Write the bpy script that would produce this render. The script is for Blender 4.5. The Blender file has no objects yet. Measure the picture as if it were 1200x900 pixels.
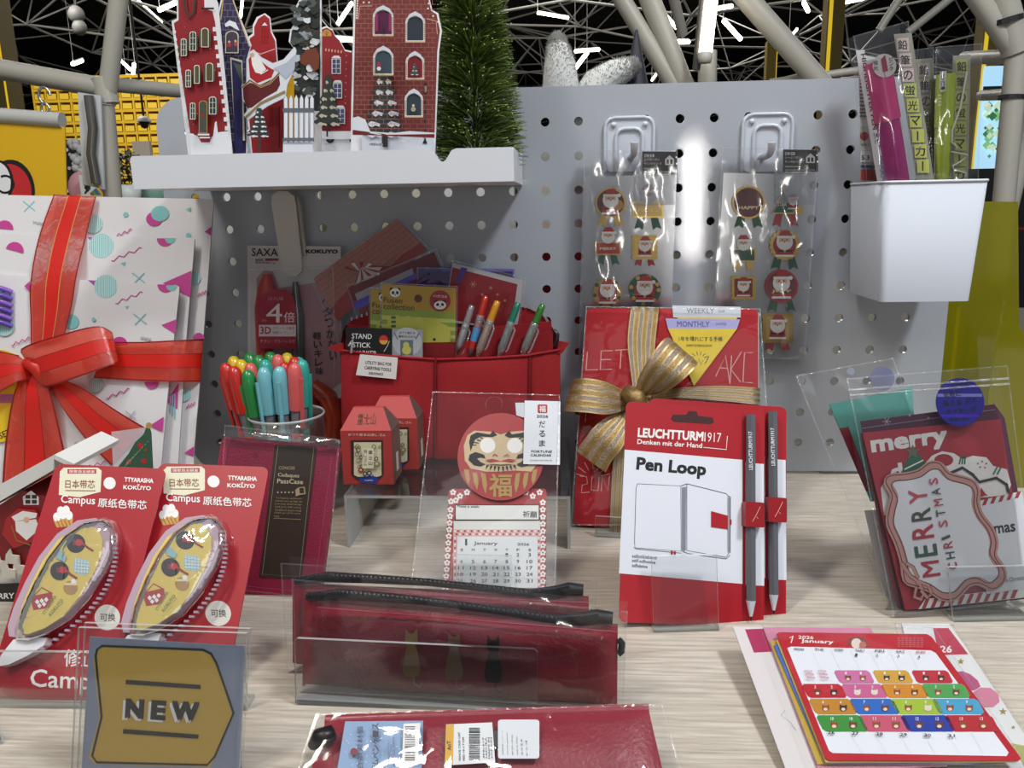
import bpy, math, random
from mathutils import Vector, Matrix
from mathutils.geometry import tessellate_polygon
random.seed(7)
R=math.radians
S=0.0013            # one unit of this script in metres
scn=bpy.context.scene
COL=scn.collection
def srgb(h):
    h=h.lstrip('#'); o=[]
    for i in (0,2,4):
        c=int(h[i:i+2],16)/255; o.append(c/12.92 if c<=.04045 else ((c+.055)/1.055)**2.4)
    return (*o,1)
# ---------------- camera, world, lamps, exposure ----------------
CAM=Vector((13.617,-632.45,218.093)); FPX=944.6
def _axes(y,p,r):
    f=Vector((math.sin(y)*math.cos(p),math.cos(y)*math.cos(p),-math.sin(p))); rt=Vector((math.cos(y),-math.sin(y),0)); up=rt.cross(f)
    return (math.cos(r)*rt+math.sin(r)*up, -math.sin(r)*rt+math.cos(r)*up, f)
CR,CU,CF=_axes(-.0667,.2206,-.0194)
cd=bpy.data.cameras.new('camera'); cd.sensor_width=36; cd.sensor_fit='HORIZONTAL'; cd.lens=FPX/1200*36; cd.clip_start=.01; cd.clip_end=200
cam=bpy.data.objects.new('camera',cd); COL.objects.link(cam); scn.camera=cam
mw=Matrix((CR,CU,-CF)).transposed().to_4x4(); mw.translation=CAM*S; cam.matrix_world=mw
scn.view_settings.view_transform='Standard'; scn.view_settings.look='None'; scn.view_settings.gamma=1; scn.view_settings.exposure=0.3
scn.view_settings.use_curve_mapping=False
scn.cycles.transparent_max_bounces=40; scn.cycles.max_bounces=8; scn.cycles.caustics_reflective=False; scn.cycles.caustics_refractive=False
w=bpy.data.worlds.new('world'); scn.world=w; w.use_nodes=True
w.node_tree.nodes['Background'].inputs[0].default_value=(.62,.66,.74,1); w.node_tree.nodes['Background'].inputs[1].default_value=.25
def lamp(name,loc,target,sx,sy,power,color=(1,1,1)):
    l=bpy.data.lights.new(name,'AREA'); l.shape='RECTANGLE'; l.size=sx*S; l.size_y=sy*S; l.energy=power; l.color=color
    o=bpy.data.objects.new(name,l); COL.objects.link(o); o.location=Vector(loc)*S
    o.rotation_euler=(Vector(target)-Vector(loc)).to_track_quat('-Z','Y').to_euler()
    return o
lamp('overhead_lamp',(640,-600,1300),(80,-140,60),280,100,20,(.93,.97,1))
lamp('overhead_lamp',(-520,-620,1350),(-200,-180,50),130,700,14,(1,.95,.86))
lamp('shop_ceiling_fill',(200,-2200,2000),(50,0,150),2200,900,18,(.93,.97,1))  # broad fill added in place of the shop's unseen ceiling lighting
lamp('standing_tube_lamp',(416,-2000,220),(110,0,210),11,360,2.2,(1,.97,.92))
for _x,_y in ((-4500,6500),(0,6500),(4500,6500),(-3000,12000),(3000,12000)): lamp('hall_fill',(_x,_y,3150),(_x,_y,0),2600,1400,120,(1,.96,.88))  # added fills that brighten the hall, besides its modelled tubes
lamp('hall_fill',(-3000,3600,1800),(-2800,5600,800),1200,200,60,(1,.96,.88))  # added fill aimed at the yellow cubbyhole wall
# ---------------- pixel rays ----------------
def ray(px,py): return CF+CR*((px-600)/FPX)-CU*((py-450)/FPX)
def at(px,py,Y): d=ray(px,py); return CAM+d*((Y-CAM.y)/d.y)
def atz(px,py,Z): d=ray(px,py); return CAM+d*((Z-CAM.z)/d.z)
# ---------------- materials ----------------
MC={}
def newmat(name):
    m=bpy.data.materials.new(name); m.use_nodes=True; nt=m.node_tree
    return m,nt,nt.nodes['Principled BSDF']
def N(nt,t,**k):
    n=nt.nodes.new(t)
    for a,b in k.items(): setattr(n,a,b)
    return n
def P(h,rough=.5,metal=0.,bump=0.,bs=400.,spec=.5,emit=0.,name=None,coat=0.,var=0.):
    key=(h,rough,metal,bump,bs,spec,emit,coat,var)
    if key in MC: return MC[key]
    m,nt,b=newmat(name or 'mat_'+h); b.inputs['Base Color'].default_value=srgb(h); b.inputs['Roughness'].default_value=rough
    b.inputs['Metallic'].default_value=metal; b.inputs['Specular IOR Level'].default_value=spec; b.inputs['Coat Weight'].default_value=coat
    if emit: b.inputs['Emission Color'].default_value=srgb(h); b.inputs['Emission Strength'].default_value=emit
    if bump or var:
        tc=N(nt,'ShaderNodeTexCoord'); no=N(nt,'ShaderNodeTexNoise'); no.inputs['Scale'].default_value=bs; no.inputs['Detail'].default_value=3
        nt.links.new(tc.outputs['Object'],no.inputs['Vector'])
        if bump:
            bp=N(nt,'ShaderNodeBump'); bp.inputs['Strength'].default_value=bump; bp.inputs['Distance'].default_value=.001
            nt.links.new(no.outputs[0],bp.inputs['Height']); nt.links.new(bp.outputs[0],b.inputs['Normal'])
        if var:
            mx=N(nt,'ShaderNodeMix',data_type='RGBA'); c=srgb(h); mx.inputs[6].default_value=c
            mx.inputs[7].default_value=(c[0]*(1-var),c[1]*(1-var),c[2]*(1-var),1); nt.links.new(no.outputs[0],mx.inputs[0]); nt.links.new(mx.outputs[2],b.inputs['Base Color'])
    MC[key]=m; return m
def film(name,tint='#ffffff',rough=.06,base=.05,top=.75,bump=.0,bs=60.,alpha=1.,haze=0.,hazecol='#e8eaf0',dist=.002,crease=False):
    """thin clear plastic: transparent with a glossy skin, stronger at grazing angles"""
    if name in MC: return MC[name]
    m=bpy.data.materials.new(name); m.use_nodes=True; nt=m.node_tree; nt.nodes.clear()
    out=N(nt,'ShaderNodeOutputMaterial'); tr=N(nt,'ShaderNodeBsdfTransparent'); tr.inputs[0].default_value=srgb(tint)
    gl=N(nt,'ShaderNodeBsdfGlossy'); gl.inputs['Roughness'].default_value=rough
    lw=N(nt,'ShaderNodeFresnel'); lw.inputs[0].default_value=1.45
    mr=N(nt,'ShaderNodeMapRange'); mr.inputs[3].default_value=base; mr.inputs[4].default_value=top
    nt.links.new(lw.outputs[0],mr.inputs[0]); mx=N(nt,'ShaderNodeMixShader'); nt.links.new(mr.outputs[0],mx.inputs[0])
    src=tr
    if haze:
        df=N(nt,'ShaderNodeBsdfDiffuse'); df.inputs[0].default_value=srgb(hazecol); m2=N(nt,'ShaderNodeMixShader'); m2.inputs[0].default_value=haze
        nt.links.new(tr.outputs[0],m2.inputs[1]); nt.links.new(df.outputs[0],m2.inputs[2]); src=m2
    nt.links.new(src.outputs[0],mx.inputs[1]); nt.links.new(gl.outputs[0],mx.inputs[2])
    if bump:
        tc=N(nt,'ShaderNodeTexCoord')
        if crease:
            mp=N(nt,'ShaderNodeMapping'); mp.inputs['Rotation'].default_value=(.3,.5,.6); mp.inputs['Scale'].default_value=(1,.42,1); n2=N(nt,'ShaderNodeTexNoise'); n2.inputs['Scale'].default_value=bs*.8
            ad=N(nt,'ShaderNodeVectorMath',operation='MULTIPLY_ADD'); ad.inputs[1].default_value=(.02,.02,.02); no=N(nt,'ShaderNodeTexVoronoi',feature='F1'); no.inputs['Scale'].default_value=bs
            nt.links.new(tc.outputs['Object'],mp.inputs[0]); nt.links.new(tc.outputs['Object'],n2.inputs['Vector']); nt.links.new(n2.outputs['Color'],ad.inputs[0]); nt.links.new(mp.outputs[0],ad.inputs[2]); nt.links.new(ad.outputs[0],no.inputs['Vector'])
        else:
            no=N(nt,'ShaderNodeTexNoise'); no.inputs['Scale'].default_value=bs; no.inputs['Detail'].default_value=2; no.inputs['Distortion'].default_value=1.2; nt.links.new(tc.outputs['Object'],no.inputs['Vector'])
        bp=N(nt,'ShaderNodeBump'); bp.inputs['Strength'].default_value=bump; bp.inputs['Distance'].default_value=dist
        nt.links.new(no.outputs[0],bp.inputs['Height'])
        for n in (gl,lw): nt.links.new(bp.outputs[0],n.inputs['Normal'])
    nt.links.new(mx.outputs[0],out.inputs[0]); MC[name]=m; return m
ACR=film('clear acrylic',tint='#fbfcfc',base=.022,top=.4,haze=.008)
EDGE=film('acrylic edge',tint='#e2e6e5',rough=.3,base=.12,top=.5,haze=.42,hazecol='#e6eaea')

FLATF=film('smooth film',base=.016,top=.5,bump=.15,bs=16,haze=.006,rough=.05)
CRINK=film('crinkled cellophane',base=.03,top=.9,bump=.9,bs=34,haze=.012,rough=.07,dist=.004,crease=True)
GLARE=film('glaring cellophane',base=.05,top=.75,bump=.6,bs=30,haze=.012,rough=.09,dist=.004,crease=True)
CRINK2=film('stiff crinkled cellophane',base=.02,top=.8,bump=.5,bs=26,haze=.006,rough=.06,dist=.004,crease=True)
SEAM=film('film seam',base=.08,top=.7,haze=.05,rough=.2,bump=.6,bs=200)
BLIST=film('blister plastic',base=.12,top=.9,haze=.05,rough=.08,bump=.5,bs=60)
WHITE=P('#e9eaee',.45); INK=P('#141414',.55); RED=P('#b01722',.45)
# ---------------- meshes ----------------
class MB:
    def __init__(s): s.v=[]; s.f=[]; s.mi=[]; s.mats=[]; s.sm=[]
    def m(s,mat):
        if mat not in s.mats: s.mats.append(mat)
        return s.mats.index(mat)
    def add(s,vs,fs,mat,smooth=False):
        b=len(s.v); s.v+= [Vector(p) for p in vs]; k=s.m(mat)
        for f in fs: s.f.append([b+i for i in f]); s.mi.append(k); s.sm.append(smooth)
        return s
    def poly(s,pts,mat):
        pts=[Vector(p) for p in pts]
        if len(pts)<=4: return s.add(pts,[range(len(pts))],mat)
        return s.add(pts,[list(t) for t in tessellate_polygon([pts])],mat)
    def prism(s,pts,z0,z1,mat,side=None,back=None):
        """2-D outline (counter-clockwise) pushed from z0 to z1 (front)"""
        n=len(pts)
        fr=[(x,y,z1) for x,y in pts]; bk=[(x,y,z0) for x,y in pts]
        t=[(list(q)) for q in tessellate_polygon([[Vector(p) for p in fr]])] if n>4 else [list(range(n))]
        s.add(fr,t,mat); s.add(bk,[q[::-1] for q in t],back or mat)
        s.add(fr+bk,[[i,i+n,(i+1)%n+n,(i+1)%n] for i in range(n)],side or mat); return s
    def box(s,x0,y0,z0,x1,y1,z1,mat,side=None):
        return s.prism([(x0,y0),(x1,y0),(x1,y1),(x0,y1)],z0,z1,mat,side)
    def tube(s,pts,r,mat,n=8,caps=True,smooth=True):
        pts=[Vector(p) for p in pts]; rs=r if isinstance(r,(list,tuple)) else [r]*len(pts); vs=[]; up=None
        for i,p in enumerate(pts):
            d=(pts[min(i+1,len(pts)-1)]-pts[max(i-1,0)]).normalized()
            if up is None: up=d.orthogonal().normalized()
            up=(up-d*up.dot(d)).normalized(); sd=d.cross(up)
            for k in range(n): a=2*math.pi*k/n; vs.append(p+(up*math.cos(a)+sd*math.sin(a))*rs[i])
        fs=[[i*n+k,i*n+(k+1)%n,(i+1)*n+(k+1)%n,(i+1)*n+k] for i in range(len(pts)-1) for k in range(n)]
        s.add(vs,fs,mat,smooth)
        if caps: b=len(pts)-1; s.add(vs[:n],[list(range(n))[::-1]],mat); s.add(vs[b*n:],[list(range(n))],mat)
        return s
    def lathe(s,prof,mat,c=(0,0,0),n=20,M=None,smooth=True):
        c=Vector(c); vs=[]
        for r,z in prof:
            for k in range(n):
                a=2*math.pi*k/n; p=Vector((r*math.cos(a),r*math.sin(a),z)); vs.append((M@p if M else p)+c)
        return s.add(vs,[[i*n+k,i*n+(k+1)%n,(i+1)*n+(k+1)%n,(i+1)*n+k] for i in range(len(prof)-1) for k in range(n)],mat,smooth)
    def ball(s,c,rx,ry,rz,mat,n=14):
        pr=[(math.sin(math.pi*i/8),-math.cos(math.pi*i/8)) for i in range(9)]; vs=[]
        for r,z in pr:
            for k in range(n): a=2*math.pi*k/n; vs.append((c[0]+rx*r*math.cos(a),c[1]+ry*r*math.sin(a),c[2]+rz*z))
        return s.add(vs,[[i*n+k,i*n+(k+1)%n,(i+1)*n+(k+1)%n,(i+1)*n+k] for i in range(8) for k in range(n)],mat,True)
    def grid(s,fn,nu,nv,mat,smooth=True):
        vs=[fn(i/nu,j/nv) for j in range(nv+1) for i in range(nu+1)]; w=nu+1
        return s.add(vs,[[j*w+i,j*w+i+1,(j+1)*w+i+1,(j+1)*w+i] for j in range(nv) for i in range(nu)],mat,smooth)
    def build(s,name,parent=None,mats=None):
        me=bpy.data.meshes.new(name); me.from_pydata([tuple(p*S) for p in s.v],[],s.f)
        for m in s.mats: me.materials.append(m)
        for p,k,q in zip(me.polygons,s.mi,s.sm): p.material_index=k; p.use_smooth=q
        me.update(); o=bpy.data.objects.new(name,me); COL.objects.link(o)
        if parent is not None: o.parent=parent
        return o
def tag(o,label=None,cat=None,group=None,kind=None):
    for k,v in (('label',label),('category',cat),('group',group),('kind',kind)):
        if v: o[k]=v
    return o
def empty(name,loc=(0,0,0),label=None,cat=None,group=None,M=None):
    o=bpy.data.objects.new(name,None); COL.objects.link(o); o.empty_display_size=.01
    if M is not None: o.matrix_basis=M
    o.location=Vector(loc)*S
    return tag(o,label,cat,group)
def frame(yaw,tilt,roll): return Matrix.Rotation(R(yaw),4,'Z')@Matrix.Rotation(R(90-tilt),4,'X')@Matrix.Rotation(R(roll),4,'Z')
def dup(o,M=None,label=None,parent=None,group=None,skip=()):
    c=o.copy(); COL.objects.link(c); c.parent=parent
    if M is not None: c.matrix_basis=M
    if label: c['label']=label
    if group: c['group']=group
    for ch in [x for x in bpy.data.objects if x.parent==o]:
        if ch.name.split('.')[0] not in skip: dup(ch,parent=c,skip=skip)
    return c
TXT={}
def glyphs(t,bold=0.,res=2):
    k=(t,bold,res)
    if k not in TXT:
        c=bpy.data.curves.new('t','FONT'); c.body=t; c.resolution_u=res; c.offset=0
        o=bpy.data.objects.new('t',c); me=o.to_mesh(); vs=[(v.co.x,v.co.y,0.) for v in me.vertices]; fs=[list(p.vertices) for p in me.polygons]
        
        if bold and vs:
            b=bold*.62; n=len(vs); f0=fs; V=list(vs); F=list(fs)
            for q_,(dx,dy) in enumerate(((b,b),(-b,b),(b,-b),(-b,-b),(b,0),(-b,0))): k0=len(V); V+=[(x+dx,y+dy,.005*(q_+1)) for x,y,_ in vs]; F+=[[i+k0 for i in f] for f in f0]
            vs,fs=V,F
        o.to_mesh_clear(); bpy.data.objects.remove(o); bpy.data.curves.remove(c)
        xs=[a[0] for a in vs] or [0,1]; ys=[a[1] for a in vs] or [0,1]
        x0,x1,y0,y1=min(xs),max(xs),min(ys),max(ys)
        TXT[k]=([((a-x0)/((x1-x0) or 1),(b-y0)/((y1-y0) or 1),z) for a,b,z in vs],fs)
    return TXT[k]
def circ(cx,cy,rx,ry=None,n=20,a0=0,a1=360):
    ry=rx if ry is None else ry; full=abs(a1-a0)>=360; k=n if full else n+1
    return [(cx+rx*math.cos(R(a0+(a1-a0)*i/n)),cy-ry*math.sin(R(a0+(a1-a0)*i/n))) for i in range(k)]
def rrect(x0,y0,x1,y1,r,n=4):
    o=[]
    for cx,cy,a in ((x1-r,y1-r,0),(x0+r,y1-r,90),(x0+r,y0+r,180),(x1-r,y0+r,270)):
        for i in range(n+1): t=R(a+90*i/n); o.append((cx+r*math.cos(t),cy+r*math.sin(t)))
    return o
def area2(p): return sum(p[i][0]*p[(i+1)%len(p)][1]-p[(i+1)%len(p)][0]*p[i][1] for i in range(len(p)))
def ccw(p): return p if area2(p)>0 else p[::-1]
def smooth(pts,n=3):
    o=[];m=len(pts)
    for i in range(m):
        a,b,c,d=[Vector(pts[(i+k)%m]) for k in (-1,0,1,2)]
        for j in range(n): t=j/n; v=.5*((2*b)+(c-a)*t+(2*a-5*b+4*c-d)*t*t+(3*b-a-3*c+d)*t**3); o.append((v.x,v.y))
    return o
class Card:
    """a flat thing: local x right, y up, z out of its face; fitted to its real plane in the scene"""
    def __init__(s,name,loc,yaw=0,tilt=0,roll=0,label=None,cat=None,group=None):
        s.M=Matrix.Translation(Vector(loc))@frame(yaw,tilt,roll); s.I=s.M.inverted()
        s.o=empty(name,loc,label,cat,group,M=frame(yaw,tilt,roll)); s.cr=(0,0,1); s.ymin=-1e9
    def L(s,px,py,z=0.):
        ox,oy,k=s.cr; d=s.I.to_3x3()@ray(ox+px/k,oy+py/k); c=s.I@CAM; t=(z-c.z)/d.z; p=c+d*t; return (p.x,max(p.y,s.ymin))
    def art(s,z=.3): return Art(s,z)
class Art(MB):
    def __init__(s,c,z): super().__init__(); s.c=c; s.z=z
    def P(s,pts): return [s.c.L(x,y,s.z) for x,y in pts]
    def shape(s,pts,mat,up=True):
        p=ccw(s.P(pts)); s.poly([(x,y,s.z) for x,y in p],mat)
        if up: s.z+=.04
        return s
    def slab(s,pts,mat,th,side=None):
        s.prism(ccw(s.P(pts)),s.z,s.z+th,mat,side); s.z+=th+.04; return s
    def rect(s,x0,y0,x1,y1,mat): return s.shape([(x0,y0),(x1,y0),(x1,y1),(x0,y1)],mat)
    def disc(s,cx,cy,rx,mat,ry=None,n=18,a0=0,a1=360): return s.shape(circ(cx,cy,rx,ry,n,a0,a1),mat)
    def line(s,pts,w,mat,closed=False):
        """a stroke w pixels wide"""
        q=[Vector((*s.c.L(x,y,s.z),0)) for x,y in pts]; k=s.c.cr[2]
        a=Vector(s.c.L(pts[0][0],pts[0][1],s.z)); b=Vector(s.c.L(pts[0][0]+10,pts[0][1],s.z)); hw=(b-a).length/10*w/2
        n=len(q); vs=[]
        for i,p in enumerate(q):
            if closed: d=q[(i+1)%n]-q[i-1]
            else: d=q[min(i+1,n-1)]-q[max(i-1,0)]
            if d.length<1e-9: d=Vector((1,0,0))
            d.normalize(); nn=Vector((-d.y,d.x,0))*hw; vs+=[(p.x+nn.x,p.y+nn.y,s.z),(p.x-nn.x,p.y-nn.y,s.z)]
        m=n if closed else n-1
        s.add(vs,[[2*i,2*i+1,2*((i+1)%n)+1,2*((i+1)%n)] for i in range(m)],mat); s.z+=.04; return s
    def text(s,t,bl,br,h,mat,bold=0.,res=2,ang=None):
        """text box from bottom-left pixel to bottom-right pixel, h pixels high"""
        vs,fs=glyphs(t,bold,res); dx,dy=br[0]-bl[0],br[1]-bl[1]; L=math.hypot(dx,dy) or 1
        hx,hy=(dy/L*h,-dx/L*h) if ang is None else ang
        s.add([(*s.c.L(bl[0]+a*dx+b*hx,bl[1]+a*dy+b*hy,s.z),s.z+z) for a,b,z in vs],fs,mat); s.z+=.04; return s
    def build(s,name,parent=None): return super().build(name,parent or s.c.o)
def bag(card,name,outline,z,mat,nu=14,nv=20,amp=.8,seam=True,crop=None):
    """a film sheet over a pixel quad (tl,tr,br,bl) at height z, gently uneven, with pressed seams"""
    if crop: card.cr=crop
    tl,tr,br,bl=[Vector(card.L(x,y,z)) for x,y in outline]
    ph=[random.uniform(0,6) for _ in range(6)]
    def fn(u,v):
        p=(bl*(1-u)+br*u)*(1-v)+(tl*(1-u)+tr*u)*v; e=min(u,1-u,v,1-v)*6; e=min(1,e)
        d=(math.sin(u*9+v*5+ph[0])+math.sin(v*13-u*7+ph[1])+.6*math.sin(u*21+v*17+ph[2]))*amp*.4*e
        return (p.x,p.y,z+d+amp*.5*e)
    m=MB(); m.grid(fn,nu,nv,mat)
    # back sheet
    m.grid(lambda u,v:(*((bl*(1-u)+br*u)*(1-v)+(tl*(1-u)+tr*u)*v),-1.2),2,2,mat)
    o=m.build(name,card.o)
    if seam:
        q=MB()
        def strip(a,b,wd):
            d=(b-a).normalized(); n=Vector((-d.y,d.x))*wd
            q.add([(*a,z+.1),(*b,z+.1),(*(b+n),z+.1),(*(a+n),z+.1)],[[0,1,2,3]],SEAM)
        for a,b in ((bl,br),(br,tr),(tr,tl),(tl,bl)): strip(a,b,.8)
        q.build('seam',o)
    return o
def ribbon(pts,mats,name,parent,I,sub=4,tw=0):
    """pts: list of (left px point, right px point, Y of left, Y of right or None) -> sheer ribbon between edge lines. mats: [(u,mat)...]"""
    P3=[(Vector(a),Vector(b)) for a,b in pts]; out=[]
    n=len(P3)
    def cr(p0,p1,p2,p3,t): return .5*((2*p1)+(p2-p0)*t+(2*p0-5*p1+4*p2-p3)*t*t+(3*p1-p0-3*p2+p3)*t**3)
    for i in range(n-1):
        for k in range(sub):
            t=k/sub; out.append(tuple(cr(P3[max(i-1,0)][e],P3[i][e],P3[i+1][e],P3[min(i+2,n-1)][e],t) for e in (0,1)))
    out.append(P3[-1]); m=MB()
    us=[0]+[u for u,_ in mats]
    for j,(u,mt) in enumerate(mats):
        vs=[]
        for a,b in out: vs+= [I@(a.lerp(b,us[j])),I@(a.lerp(b,u))]
        m.add(vs,[[2*i,2*i+1,2*i+3,2*i+2] for i in range(len(out)-1)],mt,True)
    return m.build(name,parent)
def acrylic_plate(mb,pts,z0,z1):
    """clear slab seen with brighter sawn edges"""
    return mb.prism(pts,z0,z1,ACR,EDGE)
# ================= the setting =================
def wood():
    m,nt,b=newmat('pale wood laminate'); tc=N(nt,'ShaderNodeTexCoord'); mp=N(nt,'ShaderNodeMapping'); mp.inputs['Scale'].default_value=(2.2,38,1)
    no=N(nt,'ShaderNodeTexNoise'); no.inputs['Scale'].default_value=9; no.inputs['Detail'].default_value=9; no.inputs['Roughness'].default_value=.62; no.inputs['Distortion'].default_value=.35
    cr=N(nt,'ShaderNodeValToRGB'); e=cr.color_ramp.elements; e[0].position=.32; e[0].color=srgb('#a2988a'); e[1].position=.68; e[1].color=srgb('#cfc7bb')
    el=cr.color_ramp.elements.new(.5); el.color=srgb('#bab0a2')
    for a,c in ((tc.outputs['Object'],mp.inputs[0]),(mp.outputs[0],no.inputs[0]),(no.outputs[0],cr.inputs[0]),(cr.outputs[0],b.inputs[0])): nt.links.new(a,c)
    b.inputs['Roughness'].default_value=.38; return m
WOOD=wood()
def structure(o,name=None): o['kind']='structure'; return o
t=empty('display_table',(0,0,0),'pale wood-grain display table carrying all the stationery','table')
m=MB(); m.prism([(-900,-620),(900,-620),(900,90),(-900,90)],-26,0,WOOD); m.build('tabletop',t)
for x in (-850,850):
    for y in (-570,60): m=MB(); m.box(x-18,y-18,-700,x+18,y+18,-26,P('#d8d8d6',.4)); m.build('leg',t)
structure(MB().box(-14000,-9000,-720,14000,22000,-700,P('#6d6a66',.5)).build('floor'))
structure(MB().box(-14000,21000,-700,14000,21100,3300,P('#0b0b0c',.8)).build('wall_back'))
structure(MB().box(-14100,1500,-700,-14000,22000,3300,P('#121213',.8)).build('wall_left'))
structure(MB().box(14000,1500,-700,14100,22000,3300,P('#121213',.8)).build('wall_right'))
structure(MB().box(-14000,1500,3200,14000,22000,3300,P('#0a0a0b',.9)).build('ceiling'))
# ---- perforated board with real holes ----
BRD=P('#a6aab1',.045,bump=.02,bs=1000,name='white powder coated steel',spec=.6)
def pegboard():
    H0=276.95; X0,X1,Z0,Z1,T=-300,306,3,302,3.5; nI=24; hx=[25*i for i in range(-11,12)]; hz=[H0-25*j for j in range(11)]; r=3.3; n=16
    m=MB(); gx0,gx1,gz0,gz1=hx[0]-12.5,hx[-1]+12.5,hz[-1]-12.5,hz[0]+12.5
    sq=[]                                       # 16 points round the cell square
    for k in range(n):
        a=2*math.pi*k/n+math.pi/4; c,s_=math.cos(a),math.sin(a); q=12.5/max(abs(c),abs(s_)); sq.append((c*q,s_*q,r*c,r*s_))
    vs=[];fs=[]
    for x in hx:
        for z in hz:
            b=len(vs)
            for c,s_,rc,rs in sq: vs+=[(x+c,0,z+s_),(x+rc,0,z+rs),(x+rc,T,z+rs),(x+c,T,z+s_)]
            for k in range(n):
                a=b+4*k; e=b+4*((k+1)%n); fs+=[[a,e,e+1,a+1][::-1],[a+1,e+1,e+2,a+2][::-1],[a+2,e+2,e+3,a+3][::-1]]
    m.add(vs,fs,BRD)
    # margin with rounded corners: outline points joined to the inner rectangle
    out=rrect(X0,Z0,X1,Z1,22,6); inn=[(min(max(x,gx0),gx1),min(max(z,gz0),gz1)) for x,z in out]; k=len(out)
    for y,fl in ((0,1),(T,0)):
        m.add([(x,y,z) for x,z in out]+[(x,y,z) for x,z in inn],[[i,(i+1)%k,k+(i+1)%k,k+i][::1 if fl else -1] for i in range(k)],BRD)
    m.add([(x,0,z) for x,z in out]+[(x,T,z) for x,z in out],[[i,i+k,(i+1)%k+k,(i+1)%k] for i in range(k)],P('#d5d8dc',.4))
    t=empty('pegboard',(0,0,3),'upright white perforated steel board standing at the back of the table','display board')
    for v in m.v: v.z-=3
    m.build('perforated_panel',t)
    for x in (-230,240): f=MB(); f.box(x-20,T+.1,0-3,x+20,60,-1,BRD); f.build('foot',t)
pegboard()
# cartons behind the board, seen only through its holes
for x0,x1,y0,h,c,nm in ((-280,-195,64,262,'#d9dcd6','white carton standing behind the board, seen through the leftmost holes'),(-190,-108,64,255,'#c3bda6','cream carton behind the board, seen through holes around the clip hook'),(-103,-28,64,262,'#cfd0cc','pale grey carton behind the board, seen through holes above the red bag'),(-22,62,64,192,'#8f1420','red carton behind the board, seen through holes left of the sticker packs'),(-22,40,90,262,'#dcdcd8','white carton behind the red one, seen through holes right of the tray')):
    tag(MB().box(x0,y0,0,x1,y0+22,h,P(c,.6)).build('carton'),nm,'box')
# ---- truss, lamps, columns far behind ----
TUBE=P('#a8a49c',.4,name='painted steel tube'); TR=P('#8b8986',.5)
m=MB(); random.seed(3)
nd={}
for lv,(z,off) in enumerate(((2050,0),(2700,700))):
    for i in range(-8,9):
        for j in range(0,11): nd[lv,i,j]=Vector((i*1400+off+random.uniform(-330,330),5600+j*1400+off+random.uniform(-330,330),z+random.uniform(-260,260)))
def bar(a,b,r=13):
    m.tube([a,b],r,TR,5,caps=False)
for (lv,i,j),p in nd.items():
    for di,dj in ((1,0),(0,1)):
        q=nd.get((lv,i+di,j+dj))
        if q and random.random()<.74: bar(p,q)
    if lv==1:
        for di,dj in ((0,0),(1,0),(0,1),(1,1)):
            q=nd.get((0,i+di,j+dj))
            if q and random.random()<.62: bar(p,q,10)
tag(m.build('ceiling_truss'),'grey steel space-frame truss hanging under the black shop ceiling','truss',kind='stuff')
LED=P('#fff6e0',.4,emit=9,name='lit diffuser'); LEDH=P('#d8d8d8',.5)
leds=[((161,0),(190,27),9000,'thin'),((186,12),(206,3),6500,0),((85,75),(96,71),9000,0),((137,67),(153,82),7900,0),((157,75),(155,97),8300,0),((147,90),(181,92),9000,0),((284,0),(282,20),8000,0),
 ((396,28),(412,4),7000,0),((388,45),(414,47),8000,0),((630,15),(666,21),7000,0),((674,60),(702,58),9000,0),((688,62),(675,79),9500,0),((688,87),(680,99),10000,0),((768,4),(793,33),8000,0),((795,49),(807,49),9500,0),
 ((764,94),(776,77),9500,0),((820,14),(858,7),8000,0),((848,24),(868,46),8500,0),((925,45),(934,34),9000,0),((942,3),(947,13),7000,0),((968,6),(1012,-3),7000,0),((785,92),(790,98),12000,0)]
LAMPL=['slanting linear lamp at top left, just left of the leftmost paper house','bright linear lamp touching the left edge of the leftmost paper house','short dim linear lamp left of the upright left tube, above the banner','slanting linear lamp just right of the left tube, upper one','upright linear lamp right of the left tube, crossing the level one','level linear lamp above the yellow wall, crossed by the upright one','upright linear lamp above the purple gabled paper house','bright slanting linear lamp left of the large brick paper house','level linear lamp just left of the large brick paper house','level linear lamp at the top, right of the bottlebrush tree','level linear lamp right of the upright furry ear','slanting linear lamp beside the upright furry ear, crossing the level one','short lamp low between the two furry ears','long slanting linear lamp between the two slanting white tubes','tiny level linear lamp right of the slanting tubes, below the long one','slanting linear lamp low, right of the lying furry ear','rising linear lamp behind the tall tube lamp','falling linear lamp right of the tall tube lamp','short steep linear lamp left of the yellow column behind the board','short linear lamp at the top edge left of the yellow column','level linear lamp at the top edge above the highlighter packs','tiny lamp at the foot of the fanning white tubes']
for k,(a,b,Y,_) in enumerate(leds):
    pa=at(*a,Y); pb=at(*b,Y*1.02)
    o=empty('linear_lamp',pa,None,'lamp','linear lamps hung in the ceiling truss')
    o['label']=LAMPL[k]; MB().tube([(0,20,25),(0,20,3200-pa.z)],3,LEDH,5).build('hanger',o)
    r=15+6*(k%3); q=MB(); q.tube([(0,0,0),pb-pa],r*.9,LED,8); q.build('lit_tube',o)
    q=MB(); q.tube([Vector((0,20,r)),pb-pa+Vector((0,20,r))],r*.55,LEDH,6); q.build('housing',o)
YEL=P('#6e5c14',.5); YELL=P('#cfae24',.4,emit=.7)
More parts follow.
